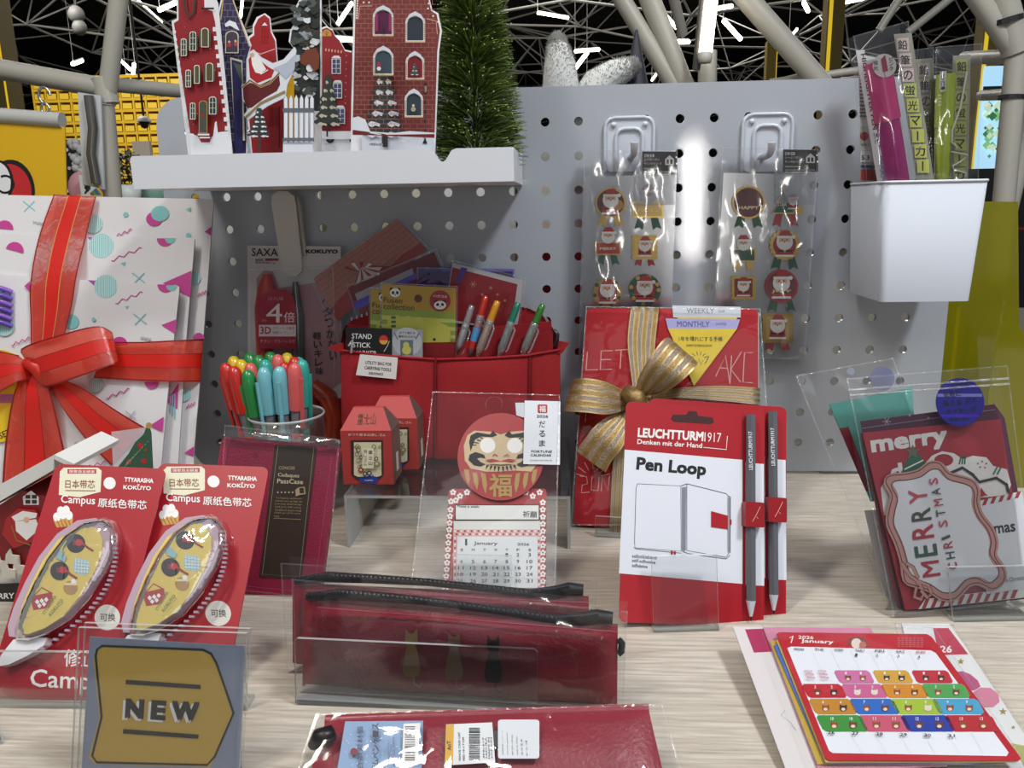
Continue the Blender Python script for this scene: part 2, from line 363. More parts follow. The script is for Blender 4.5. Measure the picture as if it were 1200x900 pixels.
for pts,Y,lab in (((4,30,250,-6),2600,'thick yellow column at the far left behind the white tubes'),((965,985,95,2),4200,'yellow column with lit strip behind the board, left of the highlighters'),((897,909,105,48),6500,'short distant yellow column with lit strip behind the slanting tubes'),((1131,1152,250,0),3300,'yellow column with lit strip behind the packed highlighters')):
    x0,x1,yb,yt=pts; a=at(x0,yb,Y); b=at(x1,yb,Y); tp=at(x0,min(yt,0)-30 if yt<20 else yt,Y).z
    o=empty('yellow_column',(a.x,Y,a.z-900),lab,'column'); h=tp-a.z+900; wd=b.x-a.x
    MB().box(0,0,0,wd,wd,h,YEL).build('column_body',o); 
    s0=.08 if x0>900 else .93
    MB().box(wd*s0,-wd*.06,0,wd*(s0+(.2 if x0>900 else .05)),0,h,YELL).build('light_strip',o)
# yellow cubbyhole wall
def grid_wall():
    Y=5600; tl=at(36,93,Y); tr=at(212,93,Y); bl=at(36,236,Y); w_=tr.x-tl.x; h=tl.z-bl.z
    o=empty('grid_wall',(tl.x,Y,bl.z),'bright yellow wall of square cubbyholes far back on the left','shelving'); nx,nz=12,11; cw,ch=w_/nx,h/nz
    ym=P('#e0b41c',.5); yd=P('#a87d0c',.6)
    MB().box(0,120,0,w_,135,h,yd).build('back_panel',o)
    v=None
    for i in range(nx+1):
        if v is None: v=MB().box(-6,0,0,8,120,h,ym).build('upright_board',o)
        else: v=v.copy(); COL.objects.link(v)
        v.location=(cw*i*S,0,0)
    v=None
    for j in range(nz+1):
        if v is None: v=MB().box(0,4,-8,w_,120,14,ym).build('shelf_board',o)
        else: v=v.copy(); COL.objects.link(v)
        v.location=(0,0,ch*j*S)
    pl=MB().box(0,-4,0,cw*.72,2,ch*.5,P('#f2ca35',.5)).build('bin_front',o); first=True
    for i in range(nx):
        for j in range(nz):
            if not first: pl=pl.copy(); COL.objects.link(pl)
            first=False; pl.location=((cw*i+cw*.16)*S,0,(ch*j+14)*S)
grid_wall()
# ---- white tube frames near the board ----
WT=P('#a5a197',.38,name='white enamel tube')
def tubes(name,lab,Y,segs,ties=()):
    p0=at(*segs[0][0],Y); o=empty(name,p0,lab,'frame')
    for a,b,wpx,*dy in segs:
        ya,yb=(Y+dy[0],Y+dy[1]) if dy else (Y,Y); A=at(*a,ya); B=at(*b,yb); r=wpx/2*(A-CAM).dot(CF)/FPX
        MB().tube([A-p0,B-p0],[r,r],WT,16).build('tube',o)
    for (x,y),wpx,ang,c in ties:
        A=at(x,y,Y); r=wpx/2*(A-CAM).dot(CF)/FPX; M=Matrix.Rotation(R(ang),4,'Y'); 
        MB().lathe([(r*.96,-r*.16),(r*1.08,-r*.16),(r*1.08,r*.16),(r*.96,r*.16)],c,A-p0,14,M=M,smooth=False).build('cable_tie',o)
BLK=P('#1a1a1b',.5); CLR=P('#c7c7c2',.4)
tubes('steel_lattice','white steel tube frame meeting at a joint, upper left behind the banner',420,[((126,108),(146,-60),21),((126,104),(-60,70),23),((120,98),(330,118),17,0,260),((122,112),(134,250),21),((119,92),(127,122),25),((60,93),(-40,88),9,60,60)],[((121,121),25,4,CLR)])
tubes('steel_lattice','white steel tubes fanning up from one joint behind the middle of the board',700,[((797,112),(705,-40),20),((806,112),(746,-40),24),((800,40),(775,-60),12,300,200),((829,130),(829,60),22),((968,105),(852,-28),25),((902,97),(1010,82),9,40,40)])
tubes('steel_lattice','white steel tube frame at the far right with black cable ties',420,[((1192,60),(1168,330),25),((1190,62),(1120,-40),24),((1192,62),(1165,-40),32),((1190,66),(1130,68),17,0,200),((1190,110),(1150,112),14,60,300),((1235,-40),(1196,60),22),((1030,36),(1062,-14),9,900,900),((1064,38),(1118,-5),9,900,900),((1215,110),(1180,260),18,160,160)],[((1178,25),36,-14,BLK),((1186,114),27,3,BLK)])
o=empty('tube_lamp',at(826,68,640),'tall bright tube lamp hanging upright in front of the white tubes','lamp')
A=at(826,68,640); B=at(838,-40,640); MB().tube([(0,0,0),B-A],9.5,P('#fff8ea',.4,emit=7),14).build('lit_tube',o); MB().tube([Vector((-10,14,-14)),B-A+Vector((-10,14,0))],6,P('#4d4a46',.4),10).build('mount',o)
MB().lathe([(0,-8),(9,-7),(10.5,0),(10.5,7),(9,8)],P('#c9c4ba',.4),n=12).build('end_cap',o)
# hanging speaker, dome camera
o=empty('ceiling_speaker',at(91,30,4200),'twin round white speaker hanging from the dark ceiling','speaker')
q=MB(); q.ball((0,0,60),45,45,48,P('#5c5c5a',.6)); q.ball((10,0,-10),40,40,44,P('#5c5c5a',.6)); q.build('speaker_body',o)
MB().tube([(0,0,90),(-10,0,420)],4,BLK,6).build('cable',o); MB().tube([(0,0,90),(60,0,420)],4,BLK,6).build('cable',o)
o=empty('dome_camera',at(169,143,3600),'black and white dome camera hanging on a rod before the yellow wall','camera')
q=MB(); q.lathe([(0,-34),(16,-28),(24,-8),(28,0)],P('#151515',.15),n=16); q.build('dome',o)
q=MB(); q.lathe([(34,0),(34,14),(20,26),(6,30)],P('#d2d2d0',.4),n=16); q.build('housing',o); MB().tube([(0,0,28),(-12,0,3200-at(169,143,3600).z)],6,BLK,8).build('rod',o)
# far stand of goods on the left
def far_stand():
    Y=760; zt=at(100,236,Y).z-8
    o=empty('goods_stand',(at(100,240,Y).x,Y,zt),'pale wooden stand of goods behind the banner on the left','display stand')
    MB().box(-130,-70,-14,170,160,0,P('#b9a78c',.5)).build('top_board',o); MB().box(-120,20,-700,150,150,-14,P('#1c1a19',.6)).build('shade_block',o)  # dark block paints the shade below the top board
    return Y,zt
fy,fz=far_stand()
def on_far(px,dy=0): p=at(px,236,fy+dy); return Vector((p.x,fy+dy,fz))
random.seed(5)
def tuft(mb,c,rad,n,mats,sx=1,sz=1,leaf=5):
    for _ in range(n):
        d=Vector((random.gauss(0,1),random.gauss(0,1),random.gauss(0,1))).normalized()*rad*random.uniform(.55,1); p=c+Vector((d.x*sx,d.y,d.z*sz))
        a=Vector((random.gauss(0,1),random.gauss(0,1),random.gauss(0,1))).normalized()*leaf; b=a.cross(Vector((0,0,1))).normalized()*leaf*.5
        mb.add([p-a,p+b,p+a,p-b],[[0,1,2,3]],random.choice(mats))
o=empty('flower_pot',on_far(152),'white pot of small mauve flowers standing left of the white tray','plant'); q=MB(); q.lathe([(0,0),(17,0),(22,34),(19,34),(18,28),(0,28)],P('#cfd6d6',.4),n=16); q.build('pot',o)
q=MB(); tuft(q,Vector((0,0,62)),32,260,[P('#3f4a35',.6),P('#55604a',.6),P('#2c3427',.6)],leaf=6); q.build('foliage',o)
q=MB(); tuft(q,Vector((0,-6,68)),31,120,[P('#8e82a6',.6),P('#a59ab8',.6)],leaf=3.6); q.build('flowers',o)
o=empty('plush_toy',on_far(98,20),'pink soft toy under a white fluffy one on the far stand','toy'); q=MB(); q.ball((0,0,30),24,16,30,P('#c78f95',.9,bump=.5,bs=300)); q.ball((4,-6,10),14,14,14,P('#d2a0a4',.9)); q.build('body',o)
o=empty('fluffy_toy',on_far(100,44),'white curly fluffy toy beside the left tube, above the pink one','toy'); q=MB()
for k in range(34):
    a=random.uniform(0,6.28); rr=random.uniform(5,25); q.ball((rr*math.cos(a),random.uniform(-6,6),88+rr*1.1*math.sin(a)),7,6,7,P('#b6b6b4',.9),8)
q.build('curly_fleece',o); MB().tube([(0,0,0),(0,0,66)],7,P('#c4c4c0',.8),8).build('stem',o)
o=empty('patterned_bag',on_far(88,70),'black bag with white dots behind the fluffy toy','bag'); MB().box(-22,0,0,12,20,118,P('#161617',.7)).build('bag_body',o)
q=MB()
for k in range(12): q.prism([(x,z) for x,z in circ(-5+random.uniform(-14,12),20+k*8,3.2,n=8)],-1,0,P('#cfcfca',.7)); 
for v in q.v: v.y,v.z=-v.z*-1-1.2 if 0 else -1-abs(v.z)*.3,v.y
q.build('white_dots',o)
for px,w_,h,c,lab in ((104,10,10,'#e8e4c8','small price card with yellow edge on the far stand, left one'),(118,16,13,'#e7e3c6','small price card with yellow edge on the far stand, near the tube')):
    o=empty('price_card',on_far(px,-64),lab,'card'); MB().box(-w_,0,0,w_,2,h*1.3,P('#d8b93a',.5)).build('card_board',o); MB().box(-w_+3,-.6,3,w_-3,0,h*1.3-3,P(c,.5)).build('printed_face',o)
o=empty('patterned_pouch',on_far(112,-20),'white pouch with black scribbles beside the left tube','pouch'); MB().box(-24,0,0,22,10,52,P('#d4d4d0',.6)).build('pouch_body',o)
q=MB()
for k in range(9):
    x,z=random.uniform(-18,14),random.uniform(8,40); q.tube([(x,-1,z),(x+5,-1,z+6),(x+1,-1,z+10),(x+7,-1,z+4)],1.6,INK,5)
q.build('black_scribbles',o)
q=MB()
for k,c in enumerate(('#c33d3a','#4f9a58','#3c6fb3','#d9b432','#a24e9c')): q.box(-12+k*5,-6,2,-8+k*5,-3,26,P(c,.5))
o=q.build('crayon_pack'); o.matrix_basis=Matrix.Translation((on_far(125,-40)+Vector((0,0,6)))*S)@Matrix.Rotation(R(-35),4,'Y'); tag(o,'row of coloured crayons leaning beside the left tube','crayons')
o=empty('teal_tin',on_far(182,60),'teal tin half hidden behind the left end of the tray','tin'); MB().lathe([(0,0),(30,0),(30,52),(0,54)],P('#7fa79c',.4),n=20).build('tin_body',o)
MB().box(-12,-34,40,10,-31,60,P('#d8dcd0',.5)).build('price_label',o)
o=empty('notebook',on_far(165,70),'cream notebook standing above the teal tin',cat='notebook'); MB().box(-4,0,0,28,8,112,P('#b7ab98',.6)).build('cover',o)
# clear strip package zip-tied to the left tube
o=empty('product_sleeve',at(108,115,400),'pale grey plastic sleeve tied to the left tube by a clear cable tie','sleeve')
A=at(92,110,400)
def rel(px,py,Y=400): p=at(px,py,Y)-A; return p
o.location=A*S
q=MB(); f=[rel(91,108),rel(118,112),rel(122,222),rel(97,216)]; q.add([Vector(p) for p in f]+[p+Vector((0,3,0)) for p in f],[[0,1,2,3],[7,6,5,4],[0,4,5,1],[1,5,6,2],[2,6,7,3],[3,7,4,0]],P('#c3c6c8',.3)); q.build('sleeve_body',o)
q=MB(); q.tube([rel(104,112,395),rel(109,150,395),rel(107,180,395),rel(113,215,395)],6,P('#77736d',.25,metal=.6),8); q.build('metal_strip',o)
# screens at the right
o=empty('wall_screen',at(1176,140,3200),'lit blue wall screen showing green plants, behind the right tubes','screen')
c=at(1176,140,3200); q=MB(); a=at(1153,78,3200)-c; b=at(1235,196,3200)-c; q.prism([(a.x,b.z),(b.x,b.z),(b.x,a.z),(a.x,a.z)],0,10,P('#9cc4dc',.5,emit=.9)); 
for v in q.v: v.y,v.z=-v.z,v.y
q.build('display',o)
q=MB(); random.seed(9)
for k in range(160): 
    x=random.uniform(a.x+20,b.x-20); z=random.uniform(b.z+40,a.z-150); r=random.uniform(8,22); q.add([(x,-14-k*.1,z-r),(x+r,-14-k*.1,z),(x,-14-k*.1,z+r),(x-r,-14-k*.1,z)],[[0,1,2,3]],random.choice([P('#5fa06a',.5,emit=.5),P('#86bd84',.5,emit=.55),P('#3f7f5a',.5,emit=.4),P('#c8d9c0',.5,emit=.6)]))
q.build('picture_plants',o)
q=MB(); z=a.z-110; q.box(a.x,-20,z-14,b.x,-12,z+26,P('#2b2b2d',.5)); q.build('cross_bar',o); MB().box(a.x,-20,b.z-20,b.x,-10,b.z,BLK).build('bezel',o)
o=empty('black_machine',at(1175,240,1500),'black machine with red trim under the wall screen','machine')
c=at(1175,240,1500); a=at(1138,198,1500)-c; b=at(1260,360,1500)-c; MB().box(a.x,0,b.z,b.x,120,a.z,P('#151516',.4)).build('casing',o)
q=MB(); q.tube([(22,-4,-20),(22,4,-20)],14,P('#7b7c7e',.3,metal=.8),16); q.build('dial',o); MB().box(a.x,-2,-62,b.x,0,-56,P('#7c1d20',.4)).build('trim',o)
# ---- olive acrylic sheets at the right ----
OL=film('olive acrylic',tint='#b9b32c',base=.05,top=.5,haze=.42,hazecol='#a8a21c'); OLE=P('#c9c83a',.3)
def sheet(pts,Y0,th,lab,dy=0):
    P3=[at(x,y,Y0+dy*(y-400)/200) for x,y in pts]; b=min(P3,key=lambda p:p.z); o=empty('acrylic_sheet',(b.x,b.y,b.z),lab,'acrylic sheet')
    m=MB(); n=len(P3); f=[p-b for p in P3]; k=[p+Vector((0,th,0)) for p in f]; m.add(f+k,[list(range(n)),list(range(n,2*n))[::-1]],OL); m.add(f+k,[[i,(i+1)%n,(i+1)%n+n,i+n] for i in range(n)],OLE)
    m.build('panel',o); return o
sheet([(1080,566),(1098,300),(1147,236),(1193,236.5),(1196,566)],16,4,'tall olive yellow acrylic sheet standing behind the white cup')
sheet([(1150,590),(1166,420),(1179,352),(1215,420),(1222,590)],-30,4,'pointed olive yellow acrylic sheet in front of the tall one')
# banner
def banner():
    c=Card('hanging_banner',at(30,240,330),0,0,0,'yellow banner with a red and white cartoon motif under a white rail','banner')
    a=c.art(0); a.slab([(-60,138),(77,149),(79,232),(70,330),(-60,330)],P('#d9ab10',.55),2); a.build('banner_cloth')
    a=c.art(2.4); a.disc(12,225,29,INK,ry=38,n=30); a.disc(10,226,27,P('#c2282b',.5),ry=34,n=30); a.disc(-4,214,20,INK,ry=27,n=26); a.disc(-5,214,17.6,P('#e6e6e4',.5),ry=24.6,n=26)
    a.line([(circ(6,216,10,10,n=14,a0=-150,a1=120)[i]) for i in range(15)],2.6,INK); a.build('cartoon_motif')
    p0=c.I@at(-60,131,330); p1=c.I@at(73,141,330); MB().tube([p0,p1],9,P('#b5b5b0',.35),14).build('rail',c.o)
    h=MB(); q=c.I@at(53,118,330)
    pts=[q+Vector((7*math.cos(t),9*math.sin(t)+6,0)) for t in [math.pi*2*i/14 for i in range(11)]]; h.tube(pts,1.8,P('#b8b6b0',.25,metal=.9),8)
    pts=[q+Vector((5*math.cos(t),6*math.sin(t)-9,2)) for t in [math.pi*2*i/12 for i in range(13)]]; h.tube(pts,1.6,P('#b8b6b0',.25,metal=.9),8); h.build('chain_hook',c.o)
banner()
# ================= things on the tray and the board =================
TX0,TX1,TZ=-262.5,-17.2,234.5
TRW=P('#d3d6dc',.38)
def tray():
    o=empty('display_tray',(TX0,0,TZ-3),'long white tray on the board carrying paper houses, notched front lip','tray')
    w=TX1-TX0; m=MB(); m.box(0,-112,0,w,-1,3,TRW); m.build('tray_base',o)
    zt=20.5; n0=at(508,176,-112).x-TX0; n1=at(530,176,-112).x-TX0
    pts=[(0,0),(w,0),(w,zt-1.5),(w-1.5,zt),(n1+3,zt),(n1,zt-1),(n1-4,zt-7),(n1-6,zt-8),(n0+6,zt-8),(n0+4,zt-7),(n0,zt-1),(n0-3,zt),(1.5,zt),(0,zt-1.5)]
    m=MB(); m.prism(pts,112,115,TRW)
    for v in m.v: v.y,v.z=-v.z,v.y
    m.build('front_lip',o)
    for x in (0,w-3): MB().box(x,-112,3,x+3,-1,zt,TRW).build('side_wall',o)
    MB().box(0,-4,3,w,-1,zt+4,TRW).build('back_wall',o)
tray()
def winpx(a,x0,y0,x1,y1,glass,fr,k=2,mull=True,arch=True,shut=None):
    h=y1-y0; w=x1-x0; c=(x0+x1)/2
    def ar(e): 
        x0_,x1_,y0_=x0-e,x1+e,y0-e
        return ([(x0_,y1+e)]+[(c+(x1_-x0_)/2*math.cos(R(180-t*18)),y0_+w*.42-(w*.42)*math.sin(R(180-t*18))) for t in range(11)]+[(x1_,y1+e)]) if arch else [(x0_,y1+e),(x0_,y0_),(x1_,y0_),(x1_,y1+e)]
    if shut: a.rect(x0-w*.45,y0+h*.12,x0,y1,shut); a.rect(x1,y0+h*.12,x1+w*.45,y1,shut)
    a.shape(ar(k),fr); a.shape(ar(0),glass)
    if mull:
        a.rect(c-k*.35,y0,c+k*.35,y1,fr)
        for t in (.33,.66): a.rect(x0,y0+h*t-k*.3,x1,y0+h*t+k*.3,fr)
def firpx(a,cx,y0,y1,w,tr=True,n=6,dk='#2e332f',sn='#d9dce0',jit=1.):
    h=y1-y0; w*=1.22
    if tr: a.rect(cx-w*.05,y1-2,cx+w*.05,y1+h*.09,P('#3a2a24',.6))
    for i in range(n):
        t0=i/n; t1=(i+1.35)/n; ww=w*(.16+.84*(i+1)/n)/2; ya=y0+h*t0; yb=min(y0+h*t1,y1)
        L=9; pts=[(cx-ww*.5,ya)]; 
        for k in range(L+1): 
            x=cx-ww+2*ww*k/L; pts.append((x,yb-(0 if k%2 else h*.05)-abs(k/L-.5)*h*.05))
        pts.append((cx+ww*.5,ya)); a.shape(pts[::-1],P(dk,.6))
    for i in range(n):
        ww=w*(.16+.84*(i+1)/n)/2; yb=y0+h*(i+1.0)/n
        for q in range(2 if i else 1):
            x=cx-ww*.8+q*ww*.85+random.uniform(0,ww*.2); l=ww*.62
            a.shape([(x,yb-h*.03),(x+l*.3,yb-h*.065),(x+l,yb-h*.03),(x+l*.9,yb+h*.012),(x+l*.6,yb-h*.008),(x+l*.35,yb+h*.02),(x+l*.15,yb)],P(sn,.6))
def pop(name,lab,px,Y,yaw=0,tilt=0):
    p=at(px,200,Y); return Card(name,(p.x,Y,TZ+.1),yaw,tilt,0,lab,'paper house' if 'house' in lab else 'paper decoration','pop-up paper scene on the white tray')
CW=P('#e3e3e6',.55)
def houses():
    BT=1020
    c=pop('paper_house','tall red paper house with white corner stones, leftmost on the tray',236,-84,yaw=-8); c.cr=(200,0,4.7375)
    a=c.art(0); a.slab([(10,118),(40,105),(38,-80),(215,-80),(265,20),(345,855),(352,BT),(122,BT)],CW,1); a.build('card_board')
    a=c.art(1.05); a.shape([(18,128),(44,112),(42,-80),(185,-80),(187,45),(232,62),(246,120),(318,728),(268,735),(228,760),(216,790),(170,790),(150,755),(108,738)],P('#92232a',.5))
    for i in range(12): x=248+i*6.1; y=150+i*50; a.rect(x-14,y,x+8,y+24,CW)
    for i in range(14): x=30+i*5.6; y=170+i*42; a.rect(x-9,y,x-1,y+16,CW)
    a.line([(75,-20),(84,60),(105,95),(130,60),(134,-20)],12,P('#2e3b2c',.6)); a.line([(82,-20),(92,60),(106,82),(122,60),(127,-20)],5,P('#8c2a2a',.5))
    a.rect(170,42,240,52,INK)
    for x,y,w,h,ln in ((72,262,24,90,0),(123,228,28,100,1),(190,208,34,100,2),(97,435,22,90,1),(145,412,22,96,2),(215,400,34,96,2),(122,616,22,86,1),(233,585,32,92,1)):
        winpx(a,x-w/2,y-h/2,x+w/2,y+h/2,P(['#34433a','#2b3a36','#5a5236'][ln],.4),P('#e4e0d2',.5),4,mull=ln!=2,shut=P('#3f4a35',.5))
    winpx(a,160,562,200,735,P('#4a4f45',.5),P('#b79152',.5),4,mull=False); a.disc(178,640,9,P('#9b2525',.5)); a.rect(150,742,215,752,CW); a.rect(160,760,218,768,CW)
    for i in range(10): a.disc(110+random.uniform(-60,150),150+i*60,2.4,P('#caa25a',.5),n=8)
    a.build('printed_front')
    a=c.art(1.5); a.shape([(104,740),(125,742),(150,765),(172,800),(216,800),(235,765),(245,680),(255,672),(262,735),(318,728),(338,800),(342,BT),(122,BT)],P('#e6e7ea',.55)); a.build('snow_bank')
    # purple gabled tower
    c=pop('paper_house','dark purple brick paper house with pointed gable, behind the red one',276,-62,yaw=6); c.cr=(200,0,4.7375)
    pl=[(262,110),(296,-40),(325,-60),(442,258),(420,330),(418,BT),(330,BT)]; a=c.art(0); a.slab([(x+(8 if x>330 else -4),y-6) for x,y in pl],CW,1); a.build('card_board')
    a=c.art(1.05); a.shape(pl,P('#332a4c',.5)); 
    for i in range(22):
        y=20+i*36; x1=min(436,330+(y+40)*.36) if y<260 else 416; x0=290 if y<110 else 262+ (y-110)*.07; a.rect(x0,y,x1,y+3,P('#7d7690',.5))
        for k in range(5):
            x=x0+10+k*30+(15 if i%2 else 0)
            if x<x1: a.rect(x,y,x+2.4,y+36,P('#7d7690',.5))
    a.line([(296,-40),(278,110)],7,P('#b8965a',.5)); a.line([(325,-60),(438,258)],7,P('#c9b48a',.5))
    a.shape([(300,135),(325,112),(360,125),(382,170),(360,160),(330,142),(305,150)],CW)
    winpx(a,308,175,372,290,P('#4b4250',.4),P('#d8cfb8',.5),5,mull=False); a.disc(325,250,12,P('#b5353c',.5)); a.disc(362,245,11,P('#c4474c',.5)); a.disc(325,232,7,P('#dcb898',.5)); a.disc(360,228,7,P('#dcb898',.5))
    a.shape([(330,318),(398,335),(412,780),(358,780)],P('#c9c2ad',.5)); a.shape([(338,330),(392,346),(406,BT),(366,BT)],P('#241f52',.5)); a.shape([(345,345),(390,360),(400,470)],P('#4e5b4a',.5)); a.build('printed_front')
    # rear red house
    c=pop('paper_house','small bright red paper house with curved gable behind the sleigh',312,-34); c.cr=(200,0,4.7375)
    pl=[(436,240),(440,212),(464,195),(464,150),(486,104),(520,82),(548,104),(556,180),(580,228),(588,330),(626,560),(630,BT),(470,BT),(420,500)]
    a=c.art(0); a.slab([(x+(6 if x>500 else -6),y-7) for x,y in pl],CW,1); a.build('card_board')
    a=c.art(1.05); a.shape(pl,P('#9c1a20',.5)); a.line([(448,282),(500,300),(578,272)],5,P('#d9a3a0',.5)); winpx(a,508,140,538,238,P('#a3141b',.4),P('#7c0d12',.5),4); a.shape([(506,142),(522,124),(538,142)],CW); a.rect(600,590,606,820,INK)
    for x in (560,590): winpx(a,x-10,600,x+8,700,P('#7c0d12',.4),P('#8c1015',.5),3)
    a.build('printed_front')
    # sleigh
    c=pop('paper_sleigh','paper cutout of a bearded red-clad figure riding a dark red sleigh',308,-72); c.cr=(200,0,4.7375)
    pl=[(396,478),(430,455),(424,360),(440,290),(462,276),(505,318),(570,352),(630,330),(690,262),(700,280),(684,400),(650,470),(640,540),(540,590),(430,668),(408,640),(440,600),(404,560)]
    a=c.art(0); a.slab(pl,P('#d6d9de',.5),1); a.build('card_board')
    a=c.art(1.05); a.shape([(400,484),(440,460),(500,470),(560,440),(600,404),(608,470),(590,505),(520,545),(450,598),(425,600),(404,548)],P('#5c1119',.5))
    a.shape([(432,330),(452,300),(490,330),(540,370),(575,390),(560,430),(480,462),(440,430)],P('#a51820',.5)); a.shape([(446,310),(470,300),(498,330),(530,385),(500,410),(470,402),(452,360)],P('#e4e2de',.6)); a.disc(452,306,13,P('#caa08a',.5))
    a.line([(396,486),(440,446),(500,482),(550,462),(604,404)],11,P('#cbb27a',.5)); a.line([(396,486),(440,446),(500,482),(550,462),(604,404)],5,P('#3a2326',.5))
    a.shape([(570,378),(640,350),(694,300),(688,385),(640,440),(600,400)],P('#aeb4c4',.5)); a.line([(418,650),(500,572),(636,508)],12,P('#8f7a52',.5)); a.line([(500,412),(540,388)],5,CW); a.build('printed_sleigh')
    # bare little dark fir under sleigh
    c=pop('paper_tree','small dark snowy paper fir under the sleigh',303,-80); c.cr=(200,0,4.7375); a=c.art(0); firpx(a,492,600,760,120); a.rect(484,740,500,BT,P('#3a2a24',.6)); a.build('printed_fir')
    # fence with lit yellow window piece
    c=pop('paper_fence','white paper picket fence with grey rails beside the tall snowy fir',348,-76,yaw=4); c.cr=(200,0,4.7375)
    a=c.art(-.6); a.slab([(626,780),(790,790),(790,BT),(620,BT)],P('#d0d2d8',.5),.6); a.build('fence_base'); a=c.art(1.0); a.rect(622,600,795,622,P('#5d626b',.5)); a.build('rail'); a=c.art(1.0); a.rect(622,765,795,782,P('#5d626b',.5)); a.build('rail')
    for i in range(6):
        x=628+i*29; a=c.art(.2); a.slab([(x,790),(x,548),(x+11,525),(x+22,548),(x+22,790)],P('#dcdee2',.5),.5); a.line([(x,790),(x,548),(x+11,525),(x+22,548),(x+22,790)],3,P('#5d626b',.5)); a.build('picket')
    c=pop('paper_door','glowing yellow arched paper door above the picket fence',342,-66); c.cr=(200,0,4.7375); a=c.art(0); a.slab([(640,540)]+[(662+22*math.cos(R(180-t*18)),445-26*math.sin(R(180-t*18))) for t in range(11)]+[(686,540),(690,BT),(640,BT)],P('#e0a90f',.5),.8); a.build('door_leaf')
    # tall snowy fir
    c=pop('paper_tree','tall snowy paper fir tree with a bird, left of the brick paper house',365,-56); c.cr=(340,0,5)
    pl=[(175,BT),(175,-80),(60,-80),(70,-10),(30,70),(45,130),(10,180),(0,250),(30,290),(15,340),(0,400),(20,500),(0,560),(30,600),(30,BT)]
    a=c.art(0); a.slab([(x-6,y-5) if x<170 else (x+10,y-5) for x,y in pl],CW,1); a.build('card_board')
    a=c.art(1.05); a.shape([p if p[1]<700 else (p[0],650) for p in pl],P('#2c312d',.6))
    random.seed(11)
    for _ in range(60):
        y=random.uniform(-70,560); x=random.uniform(16,150); r=random.uniform(12,34); a.shape([(x+r*random.uniform(.7,1.3)*math.cos(R(t)),y-r*.75*random.uniform(.5,1.4)*math.sin(R(t))) for t in range(0,360,40)],P(random.choice(['#b9bec4','#8e979c','#3f4840','#4a524b','#1e2320','#d5d8db']),.6))
    for _ in range(8): x,y=random.uniform(60,150),random.uniform(120,320); a.line([(x,y),(x+30,y+random.uniform(-30,30)),(x+50,y+random.uniform(-20,40))],3,P('#5b3a28',.6))
    a.shape([(62,330),(95,290),(150,280),(170,320),(168,400),(140,420),(110,370),(90,385),(60,370)],P('#6e3018',.6)); a.build('printed_fir')
    # red gabled house behind
    c=pop('paper_house','narrow red paper house with fan window between the fir and the brick house',394,-60); c.cr=(340,0,5)
    pl=[(186,BT),(186,172),(215,162),(248,180),(262,212),(290,240),(322,300),(362,308),(362,BT)]
    a=c.art(0); a.slab([(x,y-8) for x,y in pl],CW,1); a.build('card_board')
    a=c.art(1.05); a.shape([p if p[1]<900 else (p[0],768) for p in pl],P('#8c1c24',.5)); a.shape([(188,212)]+[(214+28*math.cos(R(180-t*18)),206-34*math.sin(R(180-t*18))) for t in range(11)]+[(242,212)],P('#c08a3e',.5))
    for t in (-30,0,30): a.line([(214,208),(214+24*math.sin(R(t)),208-28*math.cos(R(t)))],2,P('#5c1a14',.5))
    for i in range(6): a.rect(206+i*18,284+i*2.4,213+i*18,300+i*2.4,P('#d8a37c',.5))
    for x,y in ((248,348),(256,492),(272,640)): winpx(a,x,y,x+44,y+80,P('#4a4f78',.4),P('#e2ddd6',.5),5,arch=False); a.shape([(x-6,y-8),(x+8,y-22),(x+38,y-22),(x+50,y-6)],CW)
    for i in range(11): a.disc(330-i*1,325+i*40,3,P('#d8b0a0',.5),n=8)
    a.shape([(186,768),(250,775),(362,768),(362,815),(186,815)],CW); a.build('printed_front'); 
    a=c.art(2.0); firpx(a,225,440,735,150,n=6,dk='#333a33',sn='#c9c2b2'); a.rect(212,735,222,800,P('#3a2a24',.6)); a.build('printed_fir')
    for x in (235,370): a=c.art(2.0); a.disc(x,815,24,INK,n=18); a.disc(x,815,9,P('#5a5a5c',.4),n=12); a.build('wheel')
    # brick house
    c=pop('paper_house','large brick paper house with arched snowy windows and printed fir, right on the tray',456,-82,yaw=3); c.cr=(340,0,5)
    pl=[(366,BT),(366,700),(384,-80),(800,-80),(806,-30),(828,60),(862,78),(884,180),(868,300),(840,BT)]
    a=c.art(0); a.slab([(x-8 if x<400 else x+6,y) for x,y in pl],CW,1); a.build('card_board')
    a=c.art(1.05); a.shape([(368,700),(386,-80),(798,-80),(804,-30),(826,64),(858,84),(878,180),(862,300),(846,800),(368,790)],P('#74302b',.6))
    mo=P('#a5625a',.55)
    for i in range(30): 
        y=-60+i*28; a.rect(388-(y/40 if y>0 else 0),y,852,y+2.6,mo)
        for k in range(11):
            x=392+k*44+(22 if i%2 else 0)
            if x<850: a.rect(x,y,x+2.4,y+28,mo)
    for i in range(8): a.disc(394-i*.5,6+i*14,5.5,P('#e8dcc8',.5),n=8)
    for x,y in ((430,14),(462,14),(838,94),(868,100),(866,128),(812,20),(808,50)): a.disc(x,y,5.5,P('#e8dcc8',.5),n=8)
    a.line([(386,110),(400,112),(408,36),(480,34)],3,P('#d9b69a',.5)); a.line([(800,110),(856,124),(862,200)],3,P('#d9b69a',.5))
    GL=P('#3a4652',.35)
